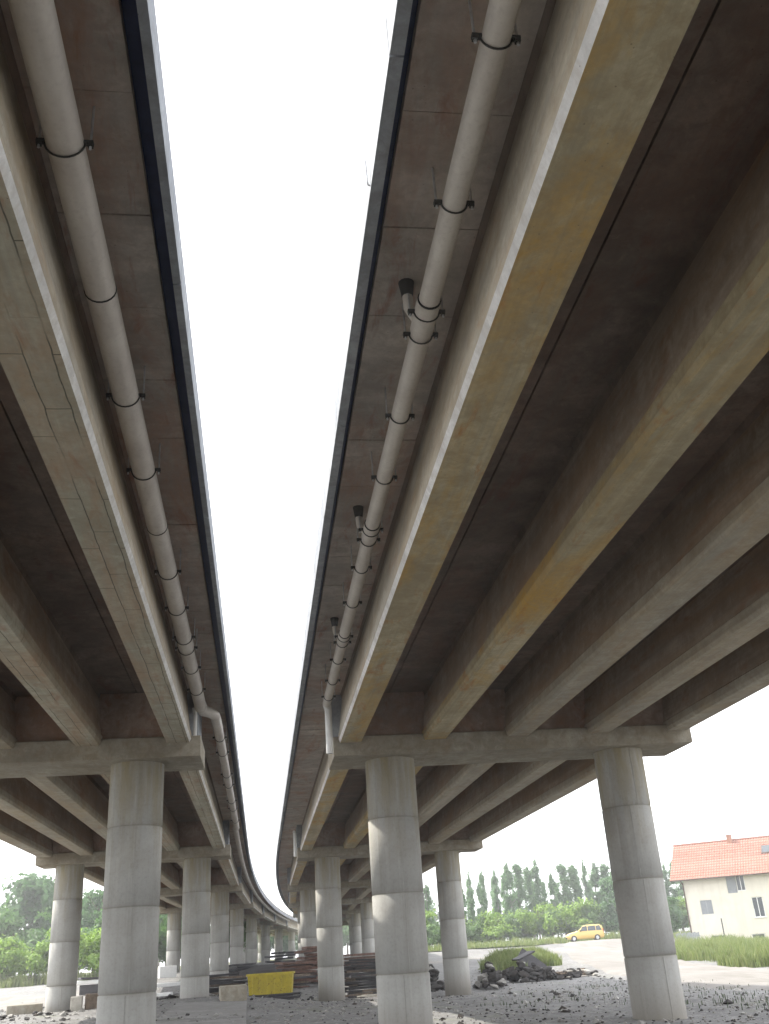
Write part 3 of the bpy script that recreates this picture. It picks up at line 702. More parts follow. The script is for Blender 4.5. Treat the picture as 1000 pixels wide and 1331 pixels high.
# ------------------------------------------------------------------ cars
def make_car(name, label, loc, rz, paint, estate=True):
    g = ground_z(loc[0], loc[1])
    root = tag(empty(name, (loc[0], loc[1], g+.06), rz), label, 'car', 'parked cars')
    L, Wd = 4.1, 1.7
    # body: lofted cross sections along x (front = +x)
    secs = [  # x, half width, z_bottom, z_belt, z_top, half width top
        (2.05, .60, .38, .62, .66, .50), (1.95, .74, .26, .70, .76, .62), (1.5, .83, .22, .84, .90, .70), (1.05, .85, .20, .92, .98, .74), (.75, .85, .20, .96, 1.06, .74),
        (.20, .85, .20, .98, 1.50, .62), (-.2, .85, .20, .98, 1.60, .63), (-1.0, .85, .20, .99, 1.63, .63), (-1.6, .84, .20, .99, 1.60, .62), (-1.90, .82, .24, .98, 1.42, .60), (-2.03, .76, .36, .92, 1.00, .62)]
    m = MB(); vs = []; fs = []; P = 12
    for (x, hw, zb, zbelt, zt, ht) in secs:
        h = [(0, zb), (hw*.9, zb), (hw, zb+.12), (hw, (zb+zbelt)/2), (hw*.97, zbelt), (ht, zt-.05), (ht*.85, zt), ]
        ring = h + [(-a, b) for a, b in reversed(h[1:])]
        P = len(ring)
        vs += [(x, a, b) for a, b in ring]
    for i in range(len(secs)-1):
        for k in range(P): fs.append((i*P+k, i*P+(k+1) % P, (i+1)*P+(k+1) % P, (i+1)*P+k))
    fs += [tuple(reversed(range(P))), tuple(range((len(secs)-1)*P, len(secs)*P))]
    m.add(vs, fs, True)
    body = m.build('body', paint, root)
    # side windows, windscreen, rear window as dark glass set just proud of the body
    for s in (-1, 1):
        for (x0, x1, t0, t1) in ((.52, -.25, .25, -.25), (-.32, -1.15, -.32, -1.15), (-1.22, -1.80, -1.22, -1.62)):
            g_ = MB()
            y0, y1 = s*.835, s*.665
            g_.add([(x0, y0, 1.01), (x1, y0, 1.01), (t1, y1, 1.50), (t0, y1, 1.46), (x0, y0-s*.03, 1.01), (x1, y0-s*.03, 1.01), (t1, y1-s*.03, 1.50), (t0, y1-s*.03, 1.46)],
                   [(0, 1, 2, 3), (7, 6, 5, 4), (0, 4, 5, 1), (1, 5, 6, 2), (2, 6, 7, 3), (3, 7, 4, 0)])
            g_.build('side_window', MAT['glass'], root)
        h = MB(); h.box(1.80, 1.99, s*.62-.13, s*.62+.13, .58, .74); h.build('headlight', MAT['lamp_white'], root, bevel=.03)
        h = MB(); h.box(-2.02, -1.92, s*.70-.08, s*.70+.08, .78, 1.15); h.build('tail_light', MAT['lamp_red'], root, bevel=.02)
        h = MB(); h.box(.42, .60, s*.86, s*1.0, .98, 1.12); h.build('mirror', MAT['rubber'], root, bevel=.02)
    g_ = MB(); g_.add([(.80, -.68, 1.08), (.80, .68, 1.08), (.28, .56, 1.49), (.28, -.56, 1.49), (.78, -.66, 1.03), (.78, .66, 1.03), (.25, .54, 1.44), (.25, -.54, 1.44)],
                      [(0, 1, 2, 3), (7, 6, 5, 4), (0, 4, 5, 1), (1, 5, 6, 2), (2, 6, 7, 3), (3, 7, 4, 0)]); g_.build('windscreen', MAT['glass'], root)
    for s in (-1, 1):
        for x in (1.28, -1.25):
            t = MB(); t.tube([(x, s*.66, .30), (x, s*.70, .30), (x, s*.86, .30), (x, s*.88, .30)], [.27, .31, .31, .28], 18); tyre = None
            wroot = t.build('wheel', MAT['rubber'], root)
            r = MB(); r.tube([(x, s*.87, .30), (x, s*.895, .30)], [.19, .17], 14); r.build('rim', MAT['zinc'], wroot)
    b = MB(); b.box(1.98, 2.08, -.62, .62, .30, .46); b.build('bumper', MAT['rubber'], root, bevel=.03)
    b = MB(); b.box(-2.08, -1.98, -.66, .66, .34, .52); b.build('bumper', MAT['rubber'], root, bevel=.03)
    if estate:
        for s in (-1, 1):
            b = MB(); b.tube([(0, s*.56, 1.61), (-.1, s*.56, 1.68), (-1.4, s*.56, 1.70), (-1.5, s*.56, 1.62)], .02, 6); b.build('roof_rail', MAT['rubber'], root)
    return root
make_car('parked_car', 'small yellow van-like car parked at the end of the pale road by the poplars', (35.2, 111.0), radians(168), MAT['car_yellow'])

# ------------------------------------------------------------------ things lying around
def rock_mesh(seed, flat=.7):
    rs = random.Random(seed); bm = bmesh.new(); bmesh.ops.create_icosphere(bm, subdivisions=2, radius=1)
    for v in bm.verts: v.co = v.co*rs.uniform(.86, 1.1)
    off = Vector((rs.uniform(0, 99), rs.uniform(0, 99), rs.uniform(0, 99)))
    for k in range(7):      # chop with planes for broken facets
        nrm = Vector((rs.uniform(-1, 1), rs.uniform(-1, 1), rs.uniform(-1, 1))).normalized(); d = rs.uniform(.42, .75)
        for v in bm.verts:
            q = v.co.dot(nrm)
            if q > d: v.co -= nrm*(q-d)
    for v in bm.verts:
        v.co *= 1 + .12*noise.noise(v.co*1.7+off); v.co.z *= flat
    bmesh.ops.recalc_face_normals(bm, faces=bm.faces)
    me = bpy.data.meshes.new('rock'); bm.to_mesh(me); bm.free(); return me
ROCKS = [rock_mesh(k, random.Random(k).uniform(.5, .85)) for k in range(8)]
for r_ in ROCKS: r_.materials.append(MAT['rubble'])
ROCKS_P = []
for r_ in ROCKS[:4]:
    q = r_.copy(); q.materials.clear(); q.materials.append(MAT['rubble_pale']); ROCKS_P.append(q)
def rock(x, y, z, sz, label, group, pale=False, rs=random):
    me = rs.choice(ROCKS_P if pale else ROCKS)
    o = link('boulder', me); o.scale = (sz*rs.uniform(.8, 1.25), sz*rs.uniform(.8, 1.2), sz*rs.uniform(.7, 1.1))
    o.rotation_euler = (rs.uniform(-.3, .3), rs.uniform(-.3, .3), rs.uniform(0, 6.28)); o.location = (x, y, z)
    return tag(o, label, 'boulder', group)
def heap(cx, cy, rx, ry, h, n, smin, smax, label, group, seed, pale=.15, ang=0):
    rs = random.Random(seed)
    for k in range(n):
        t = rs.random()**.5; a = rs.uniform(0, 2*pi)
        u, v = t*cos(a)*rx, t*sin(a)*ry
        x = cx + u*cos(ang) - v*sin(ang); y = cy + u*sin(ang) + v*cos(ang)
        sz = rs.uniform(smin, smax)
        p = rs.random() < pale
        rock(x, y, ground_z(x, y) + max(0, h*(1-t))*rs.uniform(.6, 1) + sz*.2, sz, label if not p else label.replace('dark', 'pale'), group if not p else group.replace('dark', 'pale'), p, rs)
heap(13.7, 53.8, 2.0, 1.0, .95, 90, .14, .40, 'dark broken lump in the rubble heap right of the slim far column', 'dark lumps in the rubble heap', 3, .06)
heap(11.2, 51.3, .75, .8, 1.2, 40, .12, .34, 'dark stone piled right against the slim far column', 'dark stones against the column', 4, .3)
heap(8.2, 52.8, 1.0, 1.0, 1.6, 60, .14, .42, 'dark lump heaped between the big near column and the slim far column', 'dark lumps between the columns', 9, .08)
heap(16.0, 53.4, 1.5, .7, .4, 34, .10, .30, 'dark flat stone low in the pile at the edge of the pale road', 'dark flat stones by the road', 5, .25)

heap(-3.7, 46.5, 1.4, 1.2, .10, 26, .05, .17, 'dark broken bit strewn between the left columns and the pad', 'dark bits left of the yellow skip', 21, .5)
heap(-1.6, 46.0, 1.6, .8, .08, 24, .05, .16, 'dark small lump on the ground before the timber pile', 'dark small lumps before the timber', 22, .4)
heap(2.0, 50.5, 1.4, 1.0, .08, 20, .05, .18, 'dark small lump on the ground right of the yellow skip', 'dark small lumps right of the skip', 23, .3)
heap(-8.6, 41.0, 2.2, 1.6, .06, 30, .05, .18, 'dark broken bit on the dirt before the outer left column', 'dark bits on the left dirt', 24, .6)

def plank_stack(name, label, cat, x, y, rz, n, L, mats, group=None, seed=1, wd=.16, th=.05, jitter=.25, layers=6):
    rs = random.Random(seed); z0 = ground_z(x, y)
    root = tag(empty(name, (x, y, z0), rz), label, cat, group)
    for k in range(n):
        lay = k % layers
        m = MB(); ln = L*rs.uniform(.7, 1.05); w_ = wd*rs.uniform(.7, 1.4)
        m.box(-ln/2, ln/2, -w_/2, w_/2, -th/2, th/2)
        o = m.build('plank', mats[k % len(mats)] if rs.random() < .7 else mats[0], root)
        o.location = (rs.uniform(-jitter, jitter), rs.uniform(-.5, .5), .05+lay*th*1.35); o.rotation_euler = (rs.uniform(-.05, .05), rs.uniform(-.06, .06), rs.uniform(-.22, .22))
    return root
plank_stack('plank_stack', 'jumble of dark planks right of the second right inner column', 'plank stack', 5.0, 51.0, .15, 40, 2.2, [MAT['tar'], MAT['timber'], MAT['tar']], seed=4, layers=14, th=.09)
plank_stack('plank_stack', 'few pale boards lying on the dark jumble behind the big near column', 'plank stack', 5.2, 50.2, .05, 4, 1.7, [MAT['timber_pale']], seed=8, layers=2)
plank_stack('plank_stack', 'low stack of grey boards at the pale road edge beside the grassy mound', 'plank stack', 16.0, 53.6, .3, 12, 1.9, [MAT['timber'], MAT['timber_pale'], MAT['timber']], seed=5, layers=5)
plank_stack('plank_stack', 'dark timber pile left of the yellow skip', 'plank stack', -1.75, 49.6, .1, 26, 2.0, [MAT['tar'], MAT['timber'], MAT['tar']], seed=6, layers=9, th=.08)
plank_stack('plank_stack', 'dark planks scattered beyond the left inner columns', 'plank stack', -2.2, 84.0, .1, 14, 4.0, [MAT['tar'], MAT['timber']], seed=12, layers=4)
def panel_stack(label, x, y, rz, n, sx, sy, mat, th=.1, lean=0.0, seed=2):
    rs = random.Random(seed); z0 = ground_z(x, y); root = tag(empty('panel_stack', (x, y, z0), rz), label, 'panel stack')
    for k in range(n):
        q = rs.uniform(.6, 1.1); m = MB(); m.box(-sx/2*q, sx/2*q, -sy/2, sy/2, 0, th); o = m.build('formwork_panel', mat, root, bevel=.008)
        o.location = (rs.uniform(-.3, .3), rs.uniform(-.2, .2), .06+k*(th+.05)); o.rotation_euler = (rs.uniform(-.04, .04), rs.uniform(-.05, .05), rs.uniform(-.4, .4))
    return root
panel_stack('red brown stack of formwork panels behind the yellow skip', 2.1, 60.5, .1, 7, 2.6, 1.5, MAT['timber_red'], .11)
plank_stack('plank_stack', 'brown jumble of boards on and beside the red brown panels', 'plank stack', 1.7, 58.3, .2, 18, 2.2, [MAT['timber_red'], MAT['tar'], MAT['timber']], seed=15, layers=6, th=.08)
panel_stack('dark stack of formwork panels against the third right-hand column', 3.0, 66.5, .2, 9, 1.5, 1.4, MAT['timber_red'], .14, seed=5)
panel_stack('small black stack of panels far down between the decks', 1.6, 82.0, .2, 7, 2.2, 1.6, MAT['tar'], .15, seed=6)
panel_stack('long low dark stack of panels behind the second right-hand inner column', 6.2, 62.0, .2, 8, 3.4, 1.6, MAT['timber_red'], .12, seed=7)
panel_stack('dark panel stack right of the third left inner column', -1.2, 75.0, .2, 5, 2.6, 1.6, MAT['tar'], .12, seed=9)

def skip(x, y, rz):
    z0 = ground_z(x, y); root = tag(empty('yellow_skip', (x, y, z0+.28), rz), 'yellow ribbed steel skip standing between the two rows of columns', 'skip')
    a, b = (.94, .42), (1.0, .50); H = .80; t = .03
    m = MB()
    def fr(s, z, q=0): return [(-s[0]+q, -s[1]+q, z), (s[0]-q, -s[1]+q, z), (s[0]-q, s[1]-q, z), (-s[0]+q, s[1]-q, z)]
    m.add(fr(a, 0)+fr(b, H)+fr(b, H, t)+fr(a, t, t), [(3, 2, 1, 0)] + [(k, (k+1) % 4, 4+(k+1) % 4, 4+k) for k in range(4)] + [(4+k, 4+(k+1) % 4, 8+(k+1) % 4, 8+k) for k in range(4)] + [(8+k, 8+(k+1) % 4, 12+(k+1) % 4, 12+k) for k in range(4)] + [(12, 13, 14, 15)])
    m.build('bin', MAT['yellow'], root)
    for k in range(6):
        for s in (-1, 1):
            x_ = -.82 + k*.328
            m = MB(); m.add([(x_-.035, s*a[1], .0), (x_+.035, s*a[1], .0), (x_+.035, s*b[1], H-.02), (x_-.035, s*b[1], H-.02), (x_-.035, s*(a[1]+.05), .0), (x_+.035, s*(a[1]+.05), .0), (x_+.035, s*(b[1]+.05), H-.02), (x_-.035, s*(b[1]+.05), H-.02)],
                      [(0, 1, 2, 3), (7, 6, 5, 4), (0, 4, 5, 1), (1, 5, 6, 2), (2, 6, 7, 3), (3, 7, 4, 0)]); m.build('rib', MAT['yellow'], root)
    m = MB()
    for s in (-1, 1): m.box(-1.04, 1.04, s*.53-.03, s*.53+.03, H-.03, H+.05)
    for s in (-1, 1): m.box(s*1.03-.03, s*1.03+.03, -.5, .5, H-.03, H+.05)
    m.build('rim', MAT['yellow'], root)
    for s in (-1, 1):
        m = MB(); m.box(-.95, .95, s*.3-.05, s*.3+.05, -.28, -.002); m.build('skid', MAT['tar'], root)
skip(.42, 48.2, radians(-6))
st = tag(empty('sheet_stack', (-10.6, 70.0, ground_z(-10.6, 70.0)), .15), 'low stack of black sheets with a white sheet between, behind the left columns', 'sheet stack')
for q_, (l_, z0_, z1_, mt_, nm_) in enumerate([(1.9, .05, .62, 'tar', 'black_crate'), (2.4, .66, .86, 'white_paint', 'white_sheet'), (2.1, .90, 1.02, 'tar', 'black_sheet')]):
    m = MB(); m.box(-l_/2, l_/2, -.6, .6, z0_, z1_); o = m.build(nm_, MAT[mt_], st, bevel=.02); o.rotation_euler = (0, .02*q_, .1*q_)
# black frame lying in front of the skip
m = MB(); z0 = ground_z(.9, 45.8); m.tube([(0.1, 45.9, z0+.1), (1.6, 45.7, z0+.12), (1.7, 46.4, z0+.22), (.3, 46.6, z0+.2), (.1, 45.9, z0+.1)], .05, 8)
tag(m.build('bent_bar', MAT['tar']), 'black bent steel bar bent to a ring before the yellow skip', 'steel bar')

def block(x, y, rz, sx, sy, sz, label, mat=None, grp=None, z=None, tilt=0.0, cat='concrete block', name='concrete_block'):
    m = MB(); m.box(-sx/2, sx/2, -sy/2, sy/2, 0, sz); o = m.build(name, mat or MAT['block'], None, bevel=.03)
    o.location = (x, y, (ground_z(x, y)-.06) if z is None else z); o.rotation_euler = (tilt, 0, rz); return tag(o, label, cat, grp)
block(-1.15, 43.4, .12, 1.05, .8, .62, 'grey concrete block between the left column and the yellow skip', MAT['cap'])
block(-9.4, 44.3, .2, 1.35, .6, .42, 'flat pale concrete block at the left edge beside the outer column', MAT['cap'])
block(-7.35, 44.0, .1, .45, .45, .58, 'upright pale block just right of the outer left column')
block(-6.7, 44.4, .2, .75, .6, .62, 'brownish block between two pale blocks behind the near left column', MAT['timber'])
block(-6.1, 44.1, .3, .35, .35, .55, 'small pale block closest to the near left column')
block(-7.75, 82, .1, 1.0, 1.0, .65, 'white concrete cube left of the pair behind the near left column', MAT['white_paint'])
block(-6.95, 80, .2, 1.25, 1.0, .85, 'larger white concrete cube of the pair behind the near left column', MAT['white_paint'])
block(-5.75, 66, .2, 2.0, .8, .25, 'long flat white slab lying behind the near left column', MAT['white_paint'])
block(-5.35, 58, -.1, 1.2, .6, .2, 'short flat white slab lying nearer than the long one', MAT['white_paint'])
# pale concrete pad in the foreground
m = MB(); zz = .22
pts = [(-3.15, 30.5), (-.42, 29.0), (-.55, 42.0), (-3.2, 41.6)]
nvs = []
for x, y in pts: nvs.append((x, y, ground_z(x, y)+.07))
for x, y in pts: nvs.append((x, y, ground_z(x, y)-.4))
m.add(nvs, [(0, 1, 2, 3), (7, 6, 5, 4), (0, 4, 5, 1), (1, 5, 6, 2), (2, 6, 7, 3), (3, 7, 4, 0)])
tag(m.build('concrete_pad', MAT['pad'], None, bevel=.02), 'pale grey concrete pad set in the gravel beside the near left column', 'concrete pad')
# tar sheet leaning on the grass mound
m = MB(); z0 = ground_z(16.2, 62)
Mx = Matrix.Translation((15.9, 61.5, z0+.35)) @ Matrix.Rotation(radians(-12), 4, 'Z') @ Matrix.Rotation(radians(38), 4, 'Y') @ Matrix.Rotation(radians(58), 4, 'X')
m.box(-.75, .95, -.42, .42, 0, .09, Mx)
tag(m.build('dark_slab', MAT['tar'], None, bevel=.02), 'dark slab leaning on the grassy mound before the poplars', 'slab')
m = MB(); Mx = Matrix.Translation((14.3, 56.5, ground_z(14.3, 56.5)+1.1)) @ Matrix.Rotation(radians(20), 4, 'Z') @ Matrix.Rotation(radians(-18), 4, 'Y')
m.box(-.6, .6, -.35, .35, 0, .08, Mx); tag(m.build('dark_slab', MAT['tar'], None, bevel=.02), 'dark flat slab on the heap left of the leaning slab', 'slab')

# mound of earth with grass
def mound(cx, cy, rx, ry, h, label, mat):
    n = 26; vs = []; fs = []
    for j in range(n+1):
        for i in range(n+1):
            u = -1+2*i/n; v = -1+2*j/n; r = hypot(u, v); x = cx+u*rx; y = cy+v*ry
            k = max(0, 1-r*r); z = ground_z(x, y) - .12 + h*k + (.15*noise.noise(Vector((x, y, 2)))+.12)*min(1, k*4)
            vs.append((x, y, z))
    for j in range(n):
        for i in range(n): fs.append((j*(n+1)+i, j*(n+1)+i+1, (j+1)*(n+1)+i+1, (j+1)*(n+1)+i))
    me = bpy.data.meshes.new('earth_mound'); me.from_pydata(vs, [], fs); me.polygons.foreach_set('use_smooth', [True]*len(fs)); me.materials.append(mat)
    return tag(link('earth_mound', me), label, kind='structure')
mound(16.1, 65, 2.8, 3.0, .65, 'low grassy earth mound before the poplars', MAT['field'])
mound(2.0, 74, 5, 3.5, .8, 'dark earth bank across the far end between the decks', MAT['rubble'])

# ------------------------------------------------------------------ gravel and grass
def scatter_stones():
    rs = random.Random(11); V = []; F = []
    base = [Vector(v) for v in ((1, 0, 0), (-1, 0, 0), (0, 1, 0), (0, -1, 0), (0, 0, 1), (0, 0, -1))]
    tri = [(0, 2, 4), (2, 1, 4), (1, 3, 4), (3, 0, 4), (2, 0, 5), (1, 2, 5), (3, 1, 5), (0, 3, 5)]
    for k in range(9000):
        y = 19 + (rs.random()**1.6)*46; x = rs.uniform(-14, 17)
        s = rs.uniform(.015, .05) if rs.random() < .93 else rs.uniform(.05, .13)
        z = ground_z(x, y) + s*.2; R_ = Matrix.Rotation(rs.uniform(0, 6.28), 3, 'Z') @ Matrix.Rotation(rs.uniform(-.6, .6), 3, 'X')
        b = len(V); sc_ = Vector((s*rs.uniform(.8, 1.5), s*rs.uniform(.7, 1.2), s*rs.uniform(.4, .9)))
        for v in base: q = R_ @ Vector((v.x*sc_.x, v.y*sc_.y, v.z*sc_.z)); V.append((x+q.x, y+q.y, z+q.z))
        F += [(a+b, c+b, d+b) for a, c, d in tri]
    me = bpy.data.meshes.new('gravel'); me.from_pydata(V, [], F); me.materials.append(MAT['rubble_pale']); me.materials.append(MAT['rubble'])
    me.polygons.foreach_set('material_index', [(0 if (i//8) % 3 else 1) for i in range(len(F))])
    tag(link('gravel', me), 'loose grey gravel and small stones strewn over the ground', 'gravel', kind='stuff')
scatter_stones()
def grass(name, label, spots, n, h0, h1, mat, seed, wd=.03):
    """spots: list of (cx, cy, rx, ry, weight)"""
    rs = random.Random(seed); V = []; F = []; tot = sum(s[4] for s in spots)
    for k in range(n):
        q = rs.random()*tot
        for s in spots:
            q -= s[4]
            if q <= 0: break
        t = rs.random()**.5; a = rs.uniform(0, 6.283); x = s[0]+t*cos(a)*s[2]; y = s[1]+t*sin(a)*s[3]
        cl = noise.noise(Vector((x*.6, y*.6, 9)))
        if rs.random() > .55 + 1.6*cl: continue
        z = ground_z(x, y) + .05 + (s[5]*max(0, 1-t*t) if len(s) > 5 else 0)
        h = rs.uniform(h0, h1)*(1+1.1*cl); an = rs.uniform(0, 6.283); w_ = wd*rs.uniform(.6, 1.4); ln = rs.uniform(.05, .5)*h; la = rs.uniform(0, 6.283)
        dx, dy = cos(an)*w_, sin(an)*w_; b = len(V)
        V += [(x-dx, y-dy, z-.1), (x+dx, y+dy, z-.1), (x+dx*.7+cos(la)*ln*.35, y+dy*.7+sin(la)*ln*.35, z+h*.6), (x-dx*.7+cos(la)*ln*.35, y-dy*.7+sin(la)*ln*.35, z+h*.6), (x+cos(la)*ln, y+sin(la)*ln, z+h)]
        F += [(b, b+1, b+2, b+3), (b+3, b+2, b+4)]
    me = bpy.data.meshes.new(name); me.from_pydata(V, [], F); me.materials.append(mat)
    tag(link(name, me), label, 'grass', kind='stuff')
grass('tall_grass', 'tall yellow green grass on the bank before the cream house', [(28, 60, 3.2, 6, 2.5), (33, 66, 5, 9, 4), (27, 50, 4, 5, 2), (38, 76, 6, 9, 3), (46, 74, 8, 14, 3)], 90000, .25, .75, MAT['grass'], 2, .024)
grass('tall_grass', 'green grass and weeds on the low mound before the poplars', [(16.1, 64.6, 2.5, 2.8, 3, .55), (14.2, 61, 1.4, 1.4, 1)], 16000, .2, .6, MAT['grass'], 3, .022)
grass('tall_grass', 'green grass along the foot of the poplar row', [(30, 120, 14, 5, 3), (44, 122, 12, 5, 2)], 16000, .3, .8, MAT['grass'], 4, .05)
grass('tall_grass', 'yellow green grass below the woods at left', [(-28, 98, 12, 5, 3), (-18, 98, 6, 5, 1)], 16000, .3, .8, MAT['grass'], 5, .04)
grass('weeds', 'sparse dark weeds growing through the gravel on the right', [(13.5, 27, 3, 5, 2), (15, 40, 2.5, 7, 2), (10, 34, 3, 6, 1)], 1200, .02, .07, MAT['weed'], 6, .012)

# ------------------------------------------------------------------ trees
ORD = ['leftmost', 'second', 'third', 'fourth', 'fifth', 'sixth', 'seventh', 'eighth', 'ninth', 'tenth', 'eleventh', 'twelfth', 'thirteenth', 'fourteenth', 'fifteenth', 'sixteenth', 'seventeenth', 'eighteenth', 'nineteenth', 'twentieth', 'twenty-first', 'twenty-second']
def nth(k): return ORD[k] + ('' if k == 0 else ' from the left')
def leaf_cloud(blobs, n, size, seed, mat, nm, gap=-.22):
    """blobs: (cx, cy, cz, rx, ry, rz); leaf clumps as small bent quads on and inside the blobs"""
    rs = random.Random(seed); V = []; F = []
    wt = [b[3]*b[4] + b[4]*b[5] for b in blobs]; tot = sum(wt)
    for k in range(n):
        q = rs.random()*tot
        for b, w_ in zip(blobs, wt):
            q -= w_
            if q <= 0: break
        d = Vector((rs.gauss(0, 1), rs.gauss(0, 1), rs.gauss(0, 1))).normalized(); rr = rs.uniform(.35, 1.0) if rs.random() < .7 else rs.uniform(.9, 1.45)
        c = Vector((b[0]+d.x*b[3]*rr, b[1]+d.y*b[4]*rr, b[2]+d.z*b[5]*rr))
        if noise.noise(c*(.9/size*.22)+Vector((seed, 0, 0))) < gap: continue
        s = size*rs.uniform(.5, 1.3)
        nrm = (d + Vector((rs.uniform(-.8, .8), rs.uniform(-.8, .8), rs.uniform(-.3, 1.0)))).normalized()
        t1 = nrm.orthogonal().normalized(); t1 = (Matrix.Rotation(rs.uniform(0, 6.28), 3, nrm) @ t1); t2 = nrm.cross(t1)
        i = len(V)
        V += [tuple(c - t1*s*.5), tuple(c + t2*s*.32 - nrm*s*.08), tuple(c + t1*s*.5 - nrm*s*.12), tuple(c - t2*s*.32 - nrm*s*.08)]
        F.append((i, i+1, i+2, i+3))
    me = bpy.data.meshes.new(nm); me.from_pydata(V, [], F); me.materials.append(mat); return me
def trunk_mesh(h, r, limbs, seed, mat, spread=.6):
    rs = random.Random(seed); m = MB(); pts = []; x = y = 0
    for k in range(7): pts.append((x, y, h*k/6-.3*(k == 0))); x += rs.uniform(-.05, .05)*h*.15; y += rs.uniform(-.05, .05)*h*.15
    m.tube(pts, [r*(1-.8*k/6) for k in range(7)], 8)
    for k in range(limbs):
        t = rs.uniform(.25, .9); p = Vector(pts[int(t*6)]); a = rs.uniform(0, 6.28); L = h*spread*(1-t*.6)*rs.uniform(.5, 1)
        q = p + Vector((cos(a)*L*.5, sin(a)*L*.5, L*.45)); e = q + Vector((cos(a)*L*.35, sin(a)*L*.35, L*.5))
        m.tube([p, q, e], [r*.35*(1-t*.5), r*.2*(1-t*.5), r*.06], 5)
    return m.mesh('trunk', mat)
def broad_tree(seed, h, rad, leafmat, n, size):
    rs = random.Random(seed); blobs = []
    for k in range(15):
        a = rs.uniform(0, 6.28); d = rad*rs.uniform(.1, .75); z = h*rs.uniform(.28, .85); r = rad*rs.uniform(.28, .5)*(1.15-z/h*.45)
        blobs.append((cos(a)*d, sin(a)*d, z, r, r, r*.8))
    return leaf_cloud(blobs, n, size, seed, leafmat, 'crown'), trunk_mesh(h*.8, h*.028, 9, seed, MAT['bark'])
def poplar(seed, h, rad, n, size):
    rs = random.Random(seed); blobs = []
    # upswept sprays of different lengths round the stem, so the outline is ragged and upright
    for k in range(46):
        t = rs.random(); z0 = h*(.06+.80*t); L = h*rs.uniform(.10, .22)*(1-.4*t); a = rs.uniform(0, 6.28); r = rad*rs.uniform(.1, .85)*(1-.62*t)
        blobs.append((cos(a)*r, sin(a)*r, z0+L*.5, rad*rs.uniform(.16, .34), rad*rs.uniform(.16, .34), L*.55))
    blobs.append((0, 0, h*.93, rad*.2, rad*.2, h*.09))
    return leaf_cloud(blobs, n, size, seed, MAT['leaf_poplar'], 'crown', -.33), trunk_mesh(h*.97, h*.014, 16, seed, MAT['bark_poplar'], .16)
def plant(name, meshes, x, y, s, label, cat, group, rz=0, sz=None, dz=0):
    c, t = meshes
    root = tag(empty(name, (x, y, gh(x, y)+.1+dz), rz), label, cat, group); root.scale = (s, s, sz or s)
    link('trunk', t, None, root); link('crown', c, None, root)
    return root
BD = [broad_tree(21+k, 10, 4.2, MAT['leaf_dark'], 7500, .62) for k in range(3)]
BM = [broad_tree(31+k, 9, 3.9, MAT['leaf_mid'], 7000, .58) for k in range(2)]
BG = [broad_tree(61+k, 9, 3.9, MAT['leaf_green'], 6000, .6) for k in range(2)]
BB = [broad_tree(41+k, 4.2, 2.7, MAT['leaf_bright'], 5500, .34) for k in range(2)]
PO = [poplar(51+k, 12, 1.3, 7000, .27) for k in range(4)]
rs = random.Random(99)
# woods at left
lab = ['tall dark tree', 'broad dark tree', 'round mid green tree', 'ragged dark tree']
for k in range(17):
    x = -62 + k*3.1 + rs.uniform(-1, 1); y = 130 + rs.uniform(-6, 10)
    hgt = (.95 if x < -28 else 1.12) * rs.uniform(.88, 1.1)
    plant('leafy_tree', rs.choice(BD+BM[:1]), x, y, hgt, 'tall dark tree, %s, in the woods behind the left viaduct' % nth(k), 'tree', 'trees of the far woods', rs.uniform(0, 6.28))
for k in range(22):
    x = -30 + k*3.3 + rs.uniform(-1, 1); y = 250 + rs.uniform(-8, 10)
    plant('leafy_tree', rs.choice(BD+BM), x, y, 1.0*rs.uniform(.8, 1.1), 'hazy tree, %s, closing the view beyond the viaducts' % nth(k), 'tree', 'trees beyond the end of the viaducts', rs.uniform(0, 6.28))
for k, (x, y, s) in enumerate([(-46, 116, .7), (-37, 114, .75), (-31.5, 113, .8), (-26, 114, .85), (-21.5, 116, .8), (-16.5, 113, .8), (-12, 118, .8), (-8.6, 122, .75)]):
    plant('leafy_tree', BM[k % 2], x, y, s, 'mid green tree, %s, at the front edge of the far woods' % nth(k), 'tree', 'trees at the front of the woods', k*1.3)
for k, (x, y, s, lb) in enumerate([(-22.6, 98, 1.05, 'bright yellow green bush at the far left edge below the woods'), (-20.2, 96, .85, 'second bright green bush, right of the leftmost one'), (-18.5, 100, .7, 'small bright bush just left of the outer left column'),
                                   (-16.4, 97, 1.2, 'brightest yellow green bush between the two near left columns'), (-14.2, 96, 1.0, 'bright green bush touching the near left column'), (-27.5, 101, 1.0, 'bright green bush cut by the left picture edge')]):
    plant('leafy_bush', BB[k % 2], x, y, s, lb, 'bush', 'bright bushes below the woods', k*1.7)
for k in range(20):
    plant('leafy_bush', BG[k % 2], -40 + k*1.95 + rs.uniform(-.6, .6), 122 + rs.uniform(-3, 3), rs.uniform(.38, .6), 'low green bush, %s, filling the foot of the woods' % nth(k), 'bush', 'bushes at the foot of the woods', rs.uniform(0, 6.28))
for k in range(18):
    ra_ = .15 + k*.0165
    plant('leafy_bush', BG[k % 2], 146*ra_, 146, rs.uniform(.36, .5), 'green hedge bush, %s, behind the poplar trunks' % nth(k), 'bush', 'hedge bushes behind the poplars', rs.uniform(0, 6.28))
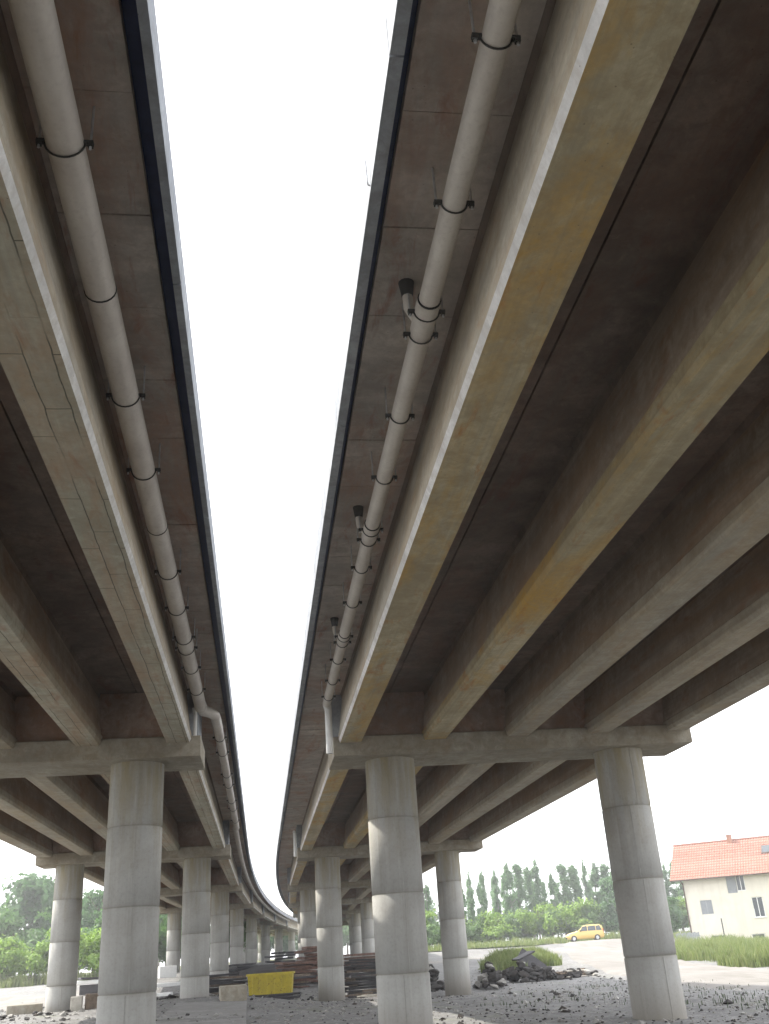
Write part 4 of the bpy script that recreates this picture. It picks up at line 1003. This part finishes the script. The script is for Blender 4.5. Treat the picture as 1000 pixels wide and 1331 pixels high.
# poplars: picture order from left to right
pp = [(.150, .95, .8), (.162, .9, .8), (.186, .86, .9), (.198, .78, .6), (.2055, .80, .7), (.219, 1.0, .55), (.232, 1.0, .85), (.245, 1.04, 1.05), (.256, 1.10, 1.1), (.266, 1.04, .9), (.275, 1.08, 1.15), (.290, .90, .8), (.302, 1.04, 1.1), (.313, 1.0, 1.1), (.325, 1.02, .6), (.336, .98, 1.2), (.346, 1.0, 1.3), (.358, .95, 1.3), (.41, .92, .9), (.419, .96, .9), (.428, .9, 1.0), (.44, .9, 1.0)]
for k, (ra, hs_, ws) in enumerate(pp):
    Y = 140 + rs.uniform(-4, 4)
    plant('poplar', PO[k % 4], ra*Y, Y, 1, '%s poplar, %s, in the pale row beyond the road' % ('slim' if ws < .75 else 'full', nth(k)), 'poplar', 'poplars of the row beyond the road', rs.uniform(0, 6.28)).scale = (ws*1.15, ws*1.15, hs_*.84)
for k in range(14):
    ra_ = .192 + k*.0125 + rs.uniform(-.002, .002)
    o_ = plant('poplar', PO[(k+1) % 4], ra_*153, 153, 1, 'pale poplar, %s, in the second rank behind the row' % nth(k), 'poplar', 'poplars of the second rank', rs.uniform(0, 6.28)); o_.scale = (.85, .85, rs.uniform(.72, .92))
for k in range(22):
    y = 132 + rs.uniform(-3, 3); x = y*(.15+k*.0135)
    plant('leafy_bush', BG[k % 2] if k % 3 else BB[k % 2], x, y, (.50 if k % 3 else 1.15)*rs.uniform(.75, 1.2), 'green undergrowth bush, %s, at the foot of the poplars' % nth(k), 'bush', 'bushes at the foot of the poplars', rs.uniform(0, 6.28))
for k, (x, y, s, lb) in enumerate([(45.5, 128, .75, 'round dark tree just left of the thick right column'), (49, 130, .8, 'round dark tree hidden behind the thick right column'), (51.5, 126, .42, 'round dark tree right of the thick right column'), (43.8, 108, .42, 'low dark tree beside the fence of the cream house'), (42.0, 106, .34, 'small tree left of the cream house')]):
    plant('leafy_tree', BD[k % 3], x, y, s, lb, 'tree', 'round trees behind the right column', k)

# ------------------------------------------------------------------ the hazy air
m = MB(); m.box(-320, 320, -60, 420, -3.0, 27.0)
me = bpy.data.meshes.new('haze'); me.from_pydata(m.v, [], m.f); me.update()
hm = bpy.data.materials.new('haze_air'); hm.use_nodes = True; ht = hm.node_tree; ht.nodes.clear()
ho = ht.nodes.new('ShaderNodeOutputMaterial'); pv = ht.nodes.new('ShaderNodeVolumePrincipled')
pv.inputs['Color'].default_value = (.97, .98, 1.0, 1); pv.inputs['Density'].default_value = 0.0012; pv.inputs['Anisotropy'].default_value = 0.3
ht.links.new(pv.outputs[0], ho.inputs['Volume']); me.materials.append(hm)
ho_ = bpy.data.objects.new('haze', me); C.objects.link(ho_); tag(ho_, 'thin pale summer haze over the whole place', kind='stuff')
